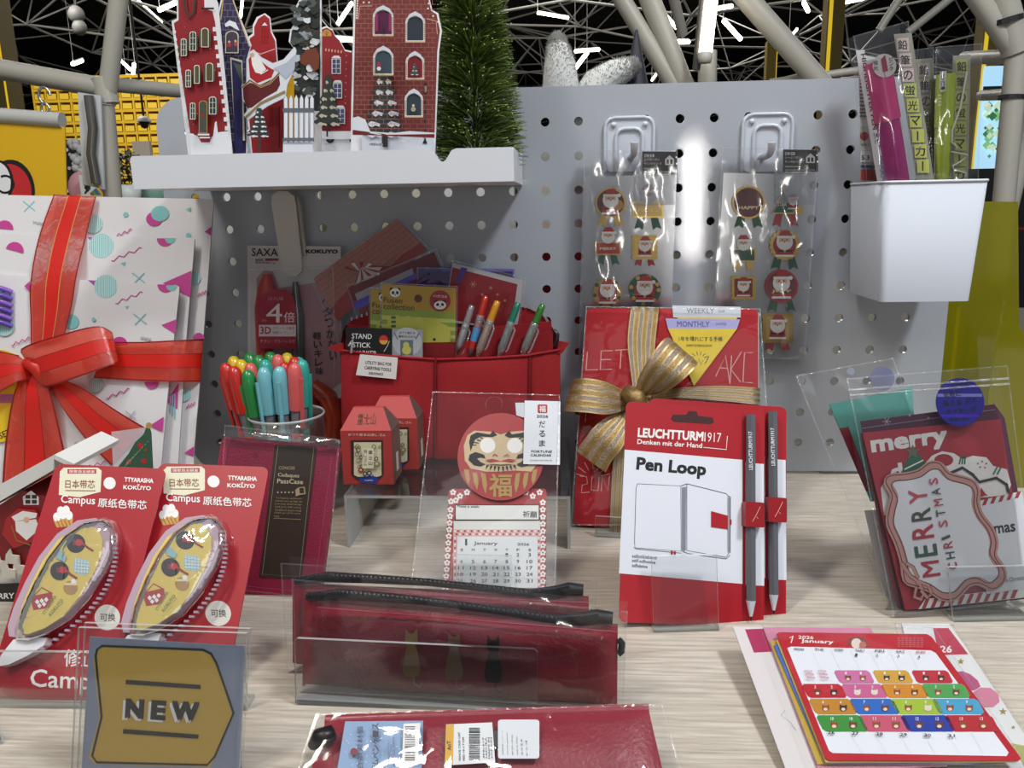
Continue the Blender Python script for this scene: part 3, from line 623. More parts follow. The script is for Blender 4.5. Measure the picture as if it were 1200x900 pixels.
    for x0,y0,x1,y1,g in ((495,62,595,200,'#54203f'),(686,98,780,236,'#2f3640'),(497,300,595,430,'#3a4650'),(688,330,775,455,'#7a1a26'),(682,550,768,676,'#2f3a44')):
        winpx(a,x0,y0,x1,y1,P(g,.35),P('#dcd6c8',.5),11,mull=False)
        for t in range(8): a.rect(x0-9,y0+40+t*(y1-y0-40)/8,x0-4,y0+46+t*(y1-y0-40)/8,P('#57463c',.5)); a.rect(x1+4,y0+40+t*(y1-y0-40)/8,x1+9,y0+46+t*(y1-y0-40)/8,P('#57463c',.5))
        a.shape([(x0-10,y0+24),(x0+12,y0-14),((x0+x1)/2,y0-32),(x1-12,y0-12),(x1+12,y0+26),(x1-14,y0+8),((x0+x1)/2,y0-8),(x0+12,y0+6)],P('#c9ccd4',.5)); a.rect(x0-10,y1+3,x1+10,y1+12,P('#c9b896',.5))
    for x,y in ((500,62),(592,62)): a.rect(min(x,x+8 if x<550 else x-14)+0,y+20,(x+14 if x<550 else x),y+120,P('#8f1f5a',.5))
    a.rect(540,120,543,200,P('#24202a',.5)); a.disc(520,402,12,P('#d8d4d0',.5)); a.shape([(505,390),(520,360),(535,390)],P('#a8202a',.5)); firpx(a,730,370,440,46,n=3,dk='#394a40'); a.disc(722,640,14,P('#9d9880',.5)); a.disc(722,618,8,P('#c9b896',.5))
    a.shape([(366,690),(400,682),(440,700),(470,770),(600,780),(700,768),(846,778),(846,812),(600,792),(366,760)],P('#d5d7dd',.5)); a.shape([(366,762),(520,790),(846,785),(846,808),(366,788)],P('#6c1218',.5)); a.build('printed_front')
    a=c.art(2.6); a.slab([(422,792),(842,808),(842,BT),(422,BT)],P('#cfd2da',.5),.6); a.text('MESSAGE',(466,852),(536,853),13,INK,.02); a.build('message_strip')
    a=c.art(3.6); firpx(a,552,365,800,232,n=7,dk='#2f3631',sn='#d6dadf'); a.rect(542,795,572,862,P('#2b2221',.6)); a.build('printed_fir')
    a=c.art(3.6); a.rect(786,548,794,835,INK); a.shape([(776,842),(804,842),(796,820),(784,820)],INK); a.shape([(782,498),(806,498),(802,550),(786,550)],P('#2a2626',.5)); a.shape([(786,506),(802,506),(798,540),(790,540)],P('#a09070',.5)); a.shape([(778,500),(794,484),(810,500)],INK); a.build('street_lamp')
houses()
def brush_tree():
    Y=-52; b=at(558,183,Y); o=empty('bottlebrush_tree',(b.x,Y,TZ+.3),'green bottlebrush christmas tree with glittering tips on the tray','tree')
    MB().tube([(0,0,0),(0,0,205)],1.6,P('#4a4038',.6),6).build('wire_trunk',o)
    MB().lathe([(0,0),(12,0),(12,3),(3,5)],P('#5c4632',.6),n=16).build('base',o)
    gm=[P(c,.6) for c in ('#4c5f28','#667c36','#81954a','#37481b','#9dae5e')]; tip=P('#b9c48a',.3); m=MB(); sp=MB(); random.seed(21)
    for i in range(11000):
        t=random.random()**1.15; z=8+t*192; rad=(36*(1-t)**.62+1.5)*(1 if z>14 else .75); a=random.uniform(0,2*math.pi)
        d=Vector((math.cos(a),math.sin(a),random.uniform(-.05,.3))); d.normalize(); L=rad*random.uniform(.8,1.04); p0=Vector((0,0,z))+d*L*.3; p1=Vector((0,0,z+L*.12*math.sin(a*3+z*.3)))+d*L+Vector((0,0,random.uniform(-2,2)))
        s_=d.cross(Vector((random.uniform(-1,1),random.uniform(-1,1),1))).normalized()*.34
        m.add([p0-s_,p0+s_,p1+s_*.7,p1-s_*.7],[[0,1,2,3]],gm[int(random.random()**1.5*5)])
        if i%26==0: q=p1; e=.55; sp.add([q+Vector((-e,0,0)),q+Vector((0,-e,-e)),q+Vector((e,0,0)),q+Vector((0,-e,e))],[[0,1,2,3]],tip)
    tag(m.build('bristles',o),kind='stuff'); tag(sp.build('glitter',o),kind='stuff')
brush_tree()
def plush_rabbit():
    o=empty('plush_rabbit',at(690,240,40).copy(),'white furry toy behind the board, only its two ears showing over the edge','toy'); b=at(690,240,40); o.location=(b+Vector((0,0,0)))*S
    fur=P('#c9c9c6',.95); random.seed(8)
    def shell(pts,rs,name,dens):
        q=MB(); q.tube(pts,rs,fur,12)
        for _ in range(dens):
            k=random.randrange(len(pts)-1); t=random.random(); c=Vector(pts[k]).lerp(Vector(pts[k+1]),t); r=rs[k]*(1-t)+rs[k+1]*t
            d=Vector((random.gauss(0,1),random.gauss(0,.8)-.3,random.gauss(0,.6))).normalized(); p=c+d*r*.9; e=d*random.uniform(1.5,3)+Vector((0,0,random.uniform(-1,1.5))); s_=d.cross(Vector((.3,.2,1))).normalized()*.5
            q.add([p-s_,p+s_,p+e],[[0,1,2]],fur)
        return q.build(name,o)
    z0=at(690,110,40).z-b.z
    def rp(x,y): p=at(x,y,40)-b; return p
    shell([rp(657,125),rp(657,100),rp(656,75),rp(653,52),rp(652,43)],[15,14.5,12.5,8,3],'ear',4200)
    shell([rp(690,120),rp(702,100),rp(722,86),rp(738,80),rp(744,78)],[15,14,11,8,4],'ear',4200)
    q=MB(); q.ball((0,22,z0-42),40,24,34,fur,18); q.build('head',o)
plush_rabbit()
tag(MB().lathe([(14,0),(1,60)],P('#23222e',.6),c=at(745,110,55)-Vector((0,0,12)),n=12).build('pointed_hat'),'dark navy pointed hat tip behind the right furry ear','hat')
# ---- hooks and sticker packs ----
HK=P('#c0c5ce',.28,name='glossy white plastic')
def hook_plate(x0,x1,yt,pegx,lab):
    A=at((x0+x1)/2,185,0); o=empty('plate_hook',(A.x,0,A.z),lab,'hook',group='white plate hooks on the board'); w=(at(x1,150,0).x-at(x0,150,0).x)/2; h=at(x0,yt,0).z-A.z
    def st(pts,z0,z1,nm,mt=HK):
        q=MB(); q.prism(ccw(pts),z0,z1,mt)
        for v in q.v: v.y,v.z=-v.z,v.y
        return q.build(nm,o)
    st(rrect(-w,-10,w,h,7),0,1.2,'base_plate'); 
    def arch(w_,h_,r,t,z,nm):
        q=MB(); pts=[Vector((-w_,-z,-10)),Vector((-w_,-z,h_-r))]+[Vector((-w_+r-r*math.cos(R(a)),-z,h_-r+r*math.sin(R(a)))) for a in (30,60,90)]+[Vector((w_-r+r*math.sin(R(a)),-z,h_-r+r*math.cos(R(a)))) for a in (0,30,60,90)]+[Vector((w_,-z,-10))]
        q.tube(pts,t,HK,8); q.build(nm,o)
    arch(w-1,h-1,7,1.3,1.5,'rim'); arch(w*.52,h-9,6,1.5,1.8,'raised_arch')
    for s_ in (-.62,.62): q=MB(); q.lathe([(0,1.6),(2,1.5),(2,0)],P('#c8cbd0',.3),c=(w*s_,-1.2,h-6),n=10,M=Matrix.Rotation(R(90),4,'X')); q.build('screw_cap',o)
    px=at(pegx,185,-30).x-A.x; q=MB(); q.tube([(px,0,0),(px,-26,1),(px,-31,4),(px,-32,9)],[2.6,2.4,2.6,3],HK,10); q.build('peg',o)
hook_plate(707,767,137,743,'white plate hook holding the left sticker pack')
hook_plate(867,928,133,903,'white plate hook holding the right sticker pack')
GOLD=P('#a5894c',.3,metal=.8); SKIN=P('#dfb194',.5); SRED=P('#a81c24',.4); SW=P('#e9e6e2',.5); GRN=P('#20573a',.45)
def santa(a,x,y,s,body=True,bag_=False):
    if body: a.shape([(x-.62*s,y+.95*s),(x-.5*s,y+.15*s),(x+.5*s,y+.15*s),(x+.62*s,y+.95*s)],SRED); a.rect(x-.62*s,y+.86*s,x+.62*s,y+1.0*s,SW); a.rect(x-.5*s,y+.56*s,x+.5*s,y+.66*s,INK); a.disc(x,y+.61*s,.09*s,GOLD,n=10)
    if bag_: a.disc(x+.55*s,y+.35*s,.36*s,P('#b98d4c',.5))
    a.disc(x,y,.56*s,SW,n=16); a.disc(x,y-.12*s,.38*s,SKIN,n=16); a.shape([(x-.5*s,y-.28*s),(x-.2*s,y-.78*s),(x+.28*s,y-.8*s),(x+.62*s,y-.3*s)],SRED); a.rect(x-.52*s,y-.42*s,x+.52*s,y-.26*s,SW); a.disc(x+.6*s,y-.34*s,.13*s,SW,n=10)
    a.shape([(x-.34*s,y+.0*s),(x,y-.04*s),(x+.34*s,y),(x+.28*s,y+.42*s),(x,y+.58*s),(x-.28*s,y+.42*s)],SW); a.disc(x-.15*s,y-.14*s,.05*s,INK,n=8); a.disc(x+.15*s,y-.14*s,.05*s,INK,n=8); a.disc(x,y-.02*s,.07*s,P('#c4685e',.5),n=8)
def rosette(c,kind,x,y,r,tails,fill,rim,fig=True,word=None):
    tl={'red':SRED,'green':GRN,'gold':GOLD}.get(tails)
    a=c.art(1.0)
    if tl:
        for s_ in (-1,1): a.shape([(x+s_*r*.15,y+r*.6),(x+s_*r*.55,y+r*.6),(x+s_*r*.85,y+r*1.5),(x+s_*r*.55,y+r*1.38),(x+s_*r*.32,y+r*1.55)],tl)
    if kind=='disc': a.slab(circ(x,y,r,n=24),rim,.5); a.disc(x,y,r*.88,fill,n=24)
    elif kind=='gear': a.slab([(x+(r if k%2 else r*.9)*math.cos(R(k*9)),y-(r if k%2 else r*.9)*math.sin(R(k*9))) for k in range(40)],rim,.5); a.disc(x,y,r*.72,fill,n=24)
    elif kind=='box': a.slab([(x-r,y-r*.2),(x+r,y-r*.2),(x+r*.94,y+r*.8),(x-r*.94,y+r*.8)],rim,.5); a.rect(x-r*.88,y-r*.1,x+r*.86,y+r*.7,fill)
    elif kind=='stamp': a.slab([(x-r,y-r),(x+r,y-r),(x+r,y+r),(x-r,y+r)],rim,.5); a.rect(x-r*.78,y-r*.78,x+r*.78,y+r*.78,fill); [a.disc(x+dx*r,y+dy*r,r*.1,rim,n=8) for dx in (-1,1) for dy in (-.8,-.4,0,.4,.8)]
    elif kind=='tree':
        a.slab([(x-r*.9,y+r*.7),(x-r*.45,y+.05*r),(x-r*.65,y),(x-r*.3,y-r*.6),(x-r*.15,y-r),(x,y-r*.6),(x+r*.35,y),(x+r*.2,y+.1*r),(x+r*.6,y+r*.7)],rim,.5); a.shape([(x-r*.78,y+r*.62),(x-r*.4,y),(x-r*.15,y-r*.8),(x+r*.3,y+r*.0),(x+r*.5,y+r*.62)],fill)
        a.text('STAR',(x-r*.5,y+r*.2),(x+r*.1,y+r*.2),r*.22,SW,.02); a.disc(x-r*.15,y-r*.95,r*.16,GOLD,n=10); a.disc(x+r*.85,y+r*.45,r*.3,GOLD,n=12); santa(a,x+r*.5,y-r*.15,r*.55)
    elif kind=='wreath': a.slab(circ(x,y,r,n=24),rim,.5); [a.disc(x+r*.86*math.cos(R(k*24)),y+r*.86*math.sin(R(k*24)),r*.14,[GOLD,GRN][k%2],n=8) for k in range(15)]; a.disc(x,y,r*.66,fill,n=20)
    if fig and kind!='tree': santa(a,x,y-(r*.55 if kind=='box' else .18*r),r*(.9 if kind=='box' else .92),body=kind!='box',bag_=kind=='disc' and tails=='gold')
    if word: a.text(word,(x-r*.6,y+r*.42),(x+r*.6,y+r*.42),r*.2,P('#e5cf96',.4,metal=.4),.03)
    a.build('rosette_sticker')
def seal_pack(px,lab,quad,tagq,code,l1,stk,z):
    p=at(px,300,z); c=Card('sticker_pack',(p.x,z,p.z),0,0,0,lab,'sticker pack','sticker packs hanging on the board'); c.cr=(640,120,2.647)
    q=quad; b=c.art(-.2); b.slab([(q[0][0]+3,q[0][1]+80),(q[1][0]-3,q[1][1]+80),(q[2][0]-3,q[2][1]-4),(q[3][0]+3,q[3][1]-4)],film('sticker backing',base=.12,top=.8,haze=.12,hazecol='#c9ccd6',rough=.2),.4); b.build('backing_sheet')
    for s_ in stk: rosette(c,*s_)
    x0,y0,x1,y1=tagq; a=c.art(3.2); a.slab([(x0,y0),(x1,y0+1),(x1-1,y1+1),(x0,y1)],P('#1d1717',.4),.3); w=x1-x0
    a.text(code,(x0+6,y0+18),(x0+w*.34,y0+18),10,SW,.03); a.text(l1[0],(x0+6,y0+29),(x0+w*.5,y0+29),8,SW,.0); a.text(l1[1],(x0+6,y0+42),(x0+w*.55,y0+42),8,SW); a.text('MADE IN JAPAN',(x0+6,y0+57),(x0+w*.46,y0+57),6,SW,.02); a.text('DESIGN STUDIO PAPER SEAL COLLECTION',(x0+6,y0+66),(x0+w*.9,y0+66),4.5,SW); a.text('MERRY CHRISTMAS RIBBON STICKERS',(x0+6,y0+73),(x0+w*.8,y0+73),4.5,SW)
    hx,hy=x0+w*.78,y0+30; a.shape([(hx-14,hy+12),(hx-14,hy-6),(hx,hy-18),(hx+14,hy-6),(hx+14,hy+12)],SW); a.rect(hx-9,hy-5,hx-2,hy+8,P('#1d1717',.4)); a.rect(hx+2,hy-5,hx+9,hy+8,P('#1d1717',.4)); a.disc(hx+21,hy-12,3,SW); a.disc(hx+22,hy+8,3,SW); a.build('header_label')
    mid=(q[0][0]*.42+q[1][0]*.58); 
    a=c.art(2.6); a.slab([(x0-24,q[0][1]+4),(q[1][0]-4,q[1][1]+4),(q[1][0]-8,q[1][1]+172),(x0-24,q[0][1]+172)],film('sheet label',base=.03,top=.5,haze=.2,hazecol='#dfe2ea'),.2); a.build('clear_header')
    bag(c,'film_bag',q,3.8,GLARE,18,34,1.3)
seal_pack(737,'clear pack of red santa ribbon stickers, left of the light streak',[(118,150),(408,145),(385,798),(100,800)],(298,152,407,222),'CW 018',('シールリボン','サンタピック'),
 [('disc',200,312,48,'gold',P('#4e1a1d',.4),GOLD),('box',192,440,42,'green',SRED,GOLD,True,'MERRY'),('wreath',190,590,46,None,SRED,GOLD),('box',316,318,50,'green',GOLD,P('#dcbf6a',.3,metal=.6),True,'NOEL'),('stamp',306,450,38,'red',P('#c9a24d',.35,metal=.5),GOLD),('wreath',306,582,50,None,P('#9b1f26',.4),GRN)],-8)
seal_pack(897,'clear pack of santa ribbon stickers with glaring film, right of the light streak',[(547,138),(845,145),(803,798),(515,790)],(735,146,844,214),'CW 020',('シールリボン','サンタ&リース'),
 [('disc',628,310,52,'green',P('#5e1c22',.4),GOLD,False,'HAPPY'),('tree',742,312,48,'red',GRN,GOLD),('box',612,462,40,'gold',P('#27503a',.4),GOLD),('gear',740,442,50,'green',P('#8f2a28',.4),GOLD),('stamp',612,575,36,None,P('#7d2024',.4),GOLD),('disc',730,570,52,'green',P('#6c1a20',.4),SRED,True,'JOY'),('stamp',718,700,46,'red',P('#b89a54',.35,metal=.4),GOLD),('disc',616,690,34,'red',P('#6b1c22',.4),GOLD)],-8)
# ---- long white hook and scissors pack ----
def tall_hook():
    Y=-9; A=at(338,275,Y); o=empty('clip_hook',(A.x,Y,A.z),'long white rounded clip hook holding the scissors pack','hook')
    def rp(x,y): return at(x,y,Y)-A
    pts=[]
    for x,y,a0 in ((335,240,0),):
        pass
    out=[(319,238),(320,229),(327,224),(338,224),(346,230),(348,240),(355,309),(355,317),(349,323),(341,324),(333,318),(331,309)]
    P3=[rp(x,y) for x,y in out]; q=MB(); q.prism(ccw([(p.x,p.z) for p in P3]),-4,2.5,P('#c9c5bd',.35))
    for v in q.v: v.y,v.z=-v.z,v.y
    q.build('clip_arm',o); q=MB(); q.tube([rp(345,232)+Vector((0,9,0)),rp(345,232)+Vector((3,0,0)),rp(354,300)+Vector((2,2,0))],2,P('#aaa69e',.35),8); q.build('side_rib',o)
tall_hook()
def scissors_pack():
    c=Card('scissors_pack',at(345,400,-10),0,0,0,'blister pack of scissors hanging under the white clip hook','scissors'); c.cr=(270,220,2.8125)
    a=c.art(-3); a.slab([(57,190),(364,193),(372,880),(60,880)],P('#c7c3c0',.4),.8); a.build('card_back')
    a=c.art(-2); a.shape([(86,300),(110,272),(140,275),(160,330),(365,300),(368,640),(300,690),(90,690)],P('#b3848a',.45)); a.shape([(240,640),(300,650),(345,700),(368,690),(372,880),(240,880)],P('#a92a26',.45)); a.build('printed_panel')
    a=c.art(-1.5); a.text('SAXA',(70,225),(156,226),26,INK,.01); a.rect(115,233,158,241,P('#8c2a33',.5)); a.text('RRE',(83,242),(108,242),7,INK,.02); a.text('サクサポシェ',(82,251),(148,252),8,INK,.02); a.text('KOKUYO',(248,216),(354,217),13,INK,.06); a.build('header_text')
    a=c.art(-1.4); a.text('軽いキレ味',(285,0),(286,0),1,INK) if 0 else None
    for i,ch in enumerate('ベタつかない'): a.text(ch,(300+i*5.4,388+i*36),(334+i*3.2,388+i*36),30,INK,.01)
    for i,ch in enumerate('軽いキレ味'): a.text(ch,(272+i*2.2,500+i*29),(299+i*1.8,500+i*29),24,INK,.01)
    a.build('slogan_text')
    q=MB(); L=lambda x,y,z:Vector((*c.L(x,y,z),z))
    q.tube([L(112,560,1),L(114,400,1.5),L(122,330,1.5),L(122,285,1)],[6,8,7.5,3],P('#b3261c',.3),12); q.build('scissor_cap',c.o)
    q=MB(); q.tube([L(225,640,1),L(222,420,1),L(214,310,1)],[4.5,5,2],P('#6d7270',.25,metal=.5),10); q.build('scissor_blade',c.o)
    q=MB(); q.tube([L(262,640,1),L(258,700,1),L(262,800,1),L(290,880,1)],[7,8,9,9],P('#b23a22',.3),12); q.tube([L(330,880,1),L(345,760,1),L(320,690,1),L(270,650,1)],[8,8,8,6],P('#a83820',.3),12); q.build('scissor_handle',c.o)
    a=c.art(11.2); a.slab([(94,530),(92,390),(104,352),(130,336),(175,336),(204,352),(216,390),(218,530)],P('#9c1430',.35),.3); a.text('ほれ味',(125,372),(175,372),13,P('#c98a92',.5)); a.text('4',(118,444),(170,444),62,P('#ead9da',.4)); a.text('倍',(176,444),(212,444),34,P('#ead9da',.4)); a.text('約',(104,444),(118,444),12,P('#c98a92',.5)); a.rect(94,452,216,490,P('#d8c8ca',.4)); a.text('3D',(98,482),(134,482),24,P('#9c1430',.4),.03); a.text('グルーレス構造',(140,468),(212,468),10,P('#9c1430',.4)); a.text('特殊コーティング',(140,482),(212,482),9,P('#9c1430',.4)); a.text('チタン・グルーレス刃',(98,512),(212,512),12,P('#d9a8ae',.4)); a.build('round_label')
    bag(c,'blister',[(62,268),(340,262),(345,690),(66,690)],12,FLATF,8,12,1.4)
scissors_pack()
# ---- white cup with highlighter packs ----
def cup():
    top=rrect(224.5,-72,291.5,-4,4.5,4); bot=rrect(229,-70,288,-5,4,4); zt,zb=227,147.6; n=len(top); o=empty('wall_cup',(258,-38,zb),'white plastic cup fixed to the board full of packaged highlighters','cup'); q=MB(); V=lambda x,y,z:(x-258,y+38,z-zb)
    ti=[((x-258)*.95+258,(y+38)*.95-38) for x,y in top]; bi=[((x-258)*.94+258,(y+38)*.94-38) for x,y in bot]
    vs=[V(x,y,zb) for x,y in bot]+[V(x,y,zt) for x,y in top]+[V(x,y,zt) for x,y in ti]+[V(x,y,zb+3) for x,y in bi]; fs=[[k*n+i,k*n+(i+1)%n,(k+1)*n+(i+1)%n,(k+1)*n+i] for k in range(3) for i in range(n)]
    q.add(vs,fs,P('#bfc3cc',.6,spec=.3),True); q.add(vs[:n],[list(range(n))[::-1]],P('#bfc3cc',.6,spec=.3)); q.add(vs[3*n:],[list(range(n))],P('#bfc3cc',.6,spec=.3)); q.build('cup_body',o)
    q=MB(); q.tube([V(x,y,zt) for x,y in top+top[:1]],.9,P('#d5d8de',.5),6,caps=False); q.build('cup_rim',o); MB().box(-20,34,40,20,38,76,P('#bfc3cc',.6,spec=.3)).build('mounting_plate',o)
cup()
HL=P('#cfcfd4',.3)
def hl_pack(name_lab,Y,tl,tr,body,col,col2,strip,boxc,nchar,side=None,tilt=-3,rad=26):
    p=at((tl[0]+tr[0])/2,250,Y); c=Card('highlighter_pack',(p.x,Y,p.z),0,tilt,0,name_lab,'highlighter','packaged highlighters in the white cup'); c.cr=(860,0,2.368)
    L=lambda x,y,z:Vector((*c.L(x,y,z),z))
    (x0,y0),(x1,y1)=body; q=MB(); r=(c.L(rad,0,0)[0]-c.L(0,0,0)[0]); ym=(y0+y1)/2; xm=(x0+x1)/2
    q.tube([L(x0,y0,4),L(xm,ym,4)],[r*.98,r],col,16); q.build('marker_cap',c.o); q=MB(); q.tube([L(xm,ym,4),L(x1,y1,4),L(x1+(x1-x0)*.3,y1+110,4)],[r*.9,r*.86,r*.8],col2,16); q.build('marker_barrel',c.o)
    sx0,sy0,sx1,sy1=strip; a=c.art(8.0); w=34; dx=(sx1-sx0)/max(1,nchar-1); dy=(sy1-sy0)/max(1,nchar-1); a.slab([(sx0-w*.72,sy0-30),(sx0+w*.72,sy0-34),(sx1+w*.72+dx*1.5,sy1+dy*1.5),(sx1-w*.72+dx*1.5,sy1+dy*1.5)],P('#8d8c80',.35),.3)
    for i,ch in enumerate('鉛筆の蛍光マーカー'[:nchar]):
        x,y=sx0+dx*i,sy0+dy*i; a.shape([(x-w/2,y-dy*.44),(x+w/2,y-dy*.44-2),(x+w/2+2,y+dy*.42),(x-w/2+2,y+dy*.42)],boxc[0] if i<3 else boxc[1]); 
        if ch=='ー': a.text('l',(x-2,y+12),(x+2,y+12),26,INK,.02)
        else: a.text(ch,(x-13,y+13),(x+14,y+13),27,INK,.018)
    a.build('title_strip')
    if side: side(c)
    bl=(tl[0]+(x1-x0)*.9+(52 if rad>30 else 6),520); br=(tr[0]+(x1-x0)*.9,520)
    bag(c,'film_bag',[tl,tr,(br[0],600),(bl[0],600)],13,GLARE,8,22,1.5)
    return c
def side_pink(c):
    a=c.art(12.2); a.disc(418,182,33,P('#dfd6d3',.4),n=24); a.text('蛍光',(388,196),(403,190),0,INK,ang=(3,-22)) if 0 else None
    for i,ch in enumerate('蛍光'): a.text(ch,(388,182+i*15),(401,180+i*15),13,INK,.02)
    for i,ch in enumerate('ピンク'): a.text(ch,(432,170+i*13),(443,169+i*13),11,INK,.02)
    a.shape([(408,165),(420,152),(428,196),(414,200)],P('#a0234a',.5)); a.build('round_label')
    a=c.art(3); a.slab([(338,140),(362,138),(412,505),(398,505)],P('#c8c4c8',.4),.3); t=Vector((402-350,-(505-150))); a.text('HIGHLIGHTER PENCIL',(352,150),(392,400),13,INK,.03); a.text('SHARP',(400,430),(408,500),12,P('#5b5f86',.5),.03); a.shape([(388,360),(412,356),(424,430),(402,434)],P('#dadde6',.4)); a.text('削り付',(397,425),(412,365),0,INK,ang=(12,2)) if 0 else [a.text(ch,(393+i*4,382+i*16),(406+i*4,381+i*16),12,P('#2b3d7c',.5),.03) for i,ch in enumerate('削り付')]; a.build('side_print')
hl_pack('pack with a pink highlighter, tallest and foremost in the white cup',-46,(330,100),(485,58),((398,170),(455,500)),P('#e03a8a',.3),P('#b81f80',.3),(468,125,524,462),(P('#c7b1ae',.45),P('#b9bb5c',.45)),9,side_pink,rad=36)
def side_yel(c):
    a=c.art(9.5); a.shape([(572,200),(590,196),(592,250),(576,256),(570,244)],P('#d2d2cc',.4)); [a.text(ch,(575,216+i*11),(586,215+i*11),9,INK,.02) for i,ch in enumerate('イエロー')]; [a.rect(566,262+k*9,576,266+k*9,P('#dfe5c0',.4)) for k in range(4)]; a.build('colour_label')
    q=MB(); L=lambda x,y,z:Vector((*c.L(x,y,z),z)); random.seed(4)
    pts=[L(646,200,9),L(628,300,9),L(606,360,9),L(604,395,9)]+[L(612+random.uniform(-14,40),400+i*10,9+random.uniform(0,2)) for i in range(10)]; q.tube(pts,.7,P('#e6e6cf',.4),5); q.build('elastic_thread',c.o)
hl_pack('pack with a yellow-green highlighter and coiled thread, rightmost in the white cup',-40,(560,130),(690,120),((590,205),(575,500)),P('#a9c02c',.3),P('#b4c83a',.3),(632,185,625,486),(P('#a9ab62',.45),P('#a7ab4c',.45)),8,side_yel)
hl_pack('highlighter pack half hidden between the pink and the yellow-green packs',-28,(500,138),(556,130),((552,220),(556,500)),P('#8f8b72',.3),P('#8f8d60',.3),(527,195,548,500),(P('#b3a7a0',.45),P('#9fa16a',.45)),8)
def side_left(c):
    a=c.art(1.0); a.slab([(344,150),(396,160),(404,505),(356,505)],P('#cfd0cc',.4),.3); random.seed(2)
    for k in range(13): a.rect(349,200+k*10,392,204+k*10,P('#4c4f50',.5))
    a.rect(350,350,396,400,P('#b8c2b4',.5)); a.disc(362,378,12,P('#b03a35',.5)); a.rect(352,420,398,450,P('#dedfdc',.5)); a.text('5.3',(354,444),(376,444),13,INK,.03); a.rect(352,470,400,500,P('#9a3b34',.5)); a.rect(352,458,398,466,P('#3a4f6b',.5)); a.build('backing_print')
    bag(c,'film_bag',[(332,160),(400,150),(420,540),(372,540)],3,GLARE,8,22,1.5)
p=at(1015,250,-14); c=Card('highlighter_pack',(p.x,-14,p.z),0,-3,0,'pack seen from its printed back, leftmost in the white cup','highlighter','packaged highlighters in the white cup'); c.cr=(860,0,2.368); side_left(c)
# ================= things standing on the table =================
def puffy(c,name,quad,z,mat,bulge=5,nu=16,nv=10,parent=None,back=True,crumple=.4,smooth=True,th=2):
    tl,tr,br,bl=[Vector(c.L(x,y,z)) for x,y in quad]; ph=[random.uniform(0,6) for _ in range(4)]
    def fn(u,v):
        p=(bl*(1-u)+br*u)*(1-v)+(tl*(1-u)+tr*u)*v; b=(math.sin(math.pi*u)**.35)*(math.sin(math.pi*v)**.5) if 0<u<1 and 0<v<1 else 0
        return (p.x,p.y,z+b*bulge+b*crumple*(math.sin(u*14+ph[0]+v*4)+math.sin(v*9+u*11+ph[1])))
    m=MB(); m.grid(fn,nu,nv,mat,smooth)
    if back: m.grid(lambda u,v:(*((bl*u+br*(1-u))*(1-v)+(tl*u+tr*(1-u))*v),z-th),2,2,mat,False); e=[tl,tr,br,bl]; m.add([(*p,z) for p in e]+[(*p,z-th) for p in e],[[i,i+4,(i+1)%4+4,(i+1)%4] for i in range(4)],mat)
    return m.build(name,parent or c.o)
def plate(c,name,pts,z,th=1.6,local=False,parent=None):
    q=MB(); p=pts if local else [c.L(x,y,z) for x,y in pts]; q.prism(ccw([(x,max(y,0)) for x,y in p]),z,z+th,ACR,EDGE); return q.build(name,parent or c.o)
def lipstand(name,lab,loc,yaw,w,h,depth,tilt=6,back=0,th=1.8):
    """bent clear acrylic easel: front lip, floor and a leaning back plate; origin at the middle of the lip's foot"""
    o=empty(name,loc,lab,'acrylic stand'); o.rotation_euler=(0,0,R(yaw))
    def slab(p,n): q=MB(); m=[Vector(v) for v in p]; q.add(m,[[0,3,2,1],[4,5,6,7]],ACR); q.add(m,[[0,1,5,4],[1,2,6,5],[2,3,7,6],[3,0,4,7]],EDGE); q.build(n,o)
    t=math.tan(R(tilt)); 
    slab([(-w/2,0,0),(w/2,0,0),(w/2,h*t,h),(-w/2,h*t,h),(-w/2,th,0),(w/2,th,0),(w/2,h*t+th,h),(-w/2,h*t+th,h)],'front_lip')
    slab([(-w/2,th,0),(w/2,th,0),(w/2,depth,0),(-w/2,depth,0),(-w/2,th,th),(w/2,th,th),(w/2,depth,th),(-w/2,depth,th)],'floor_plate')
    if back: k=math.tan(R(32)); slab([(-w/2,depth-th,th),(w/2,depth-th,th),(w/2,depth+back*k,back),(-w/2,depth+back*k,back),(-w/2,depth,th),(w/2,depth,th),(w/2,depth+th+back*k,back),(-w/2,depth+th+back*k,back)],'back_plate')
    return o
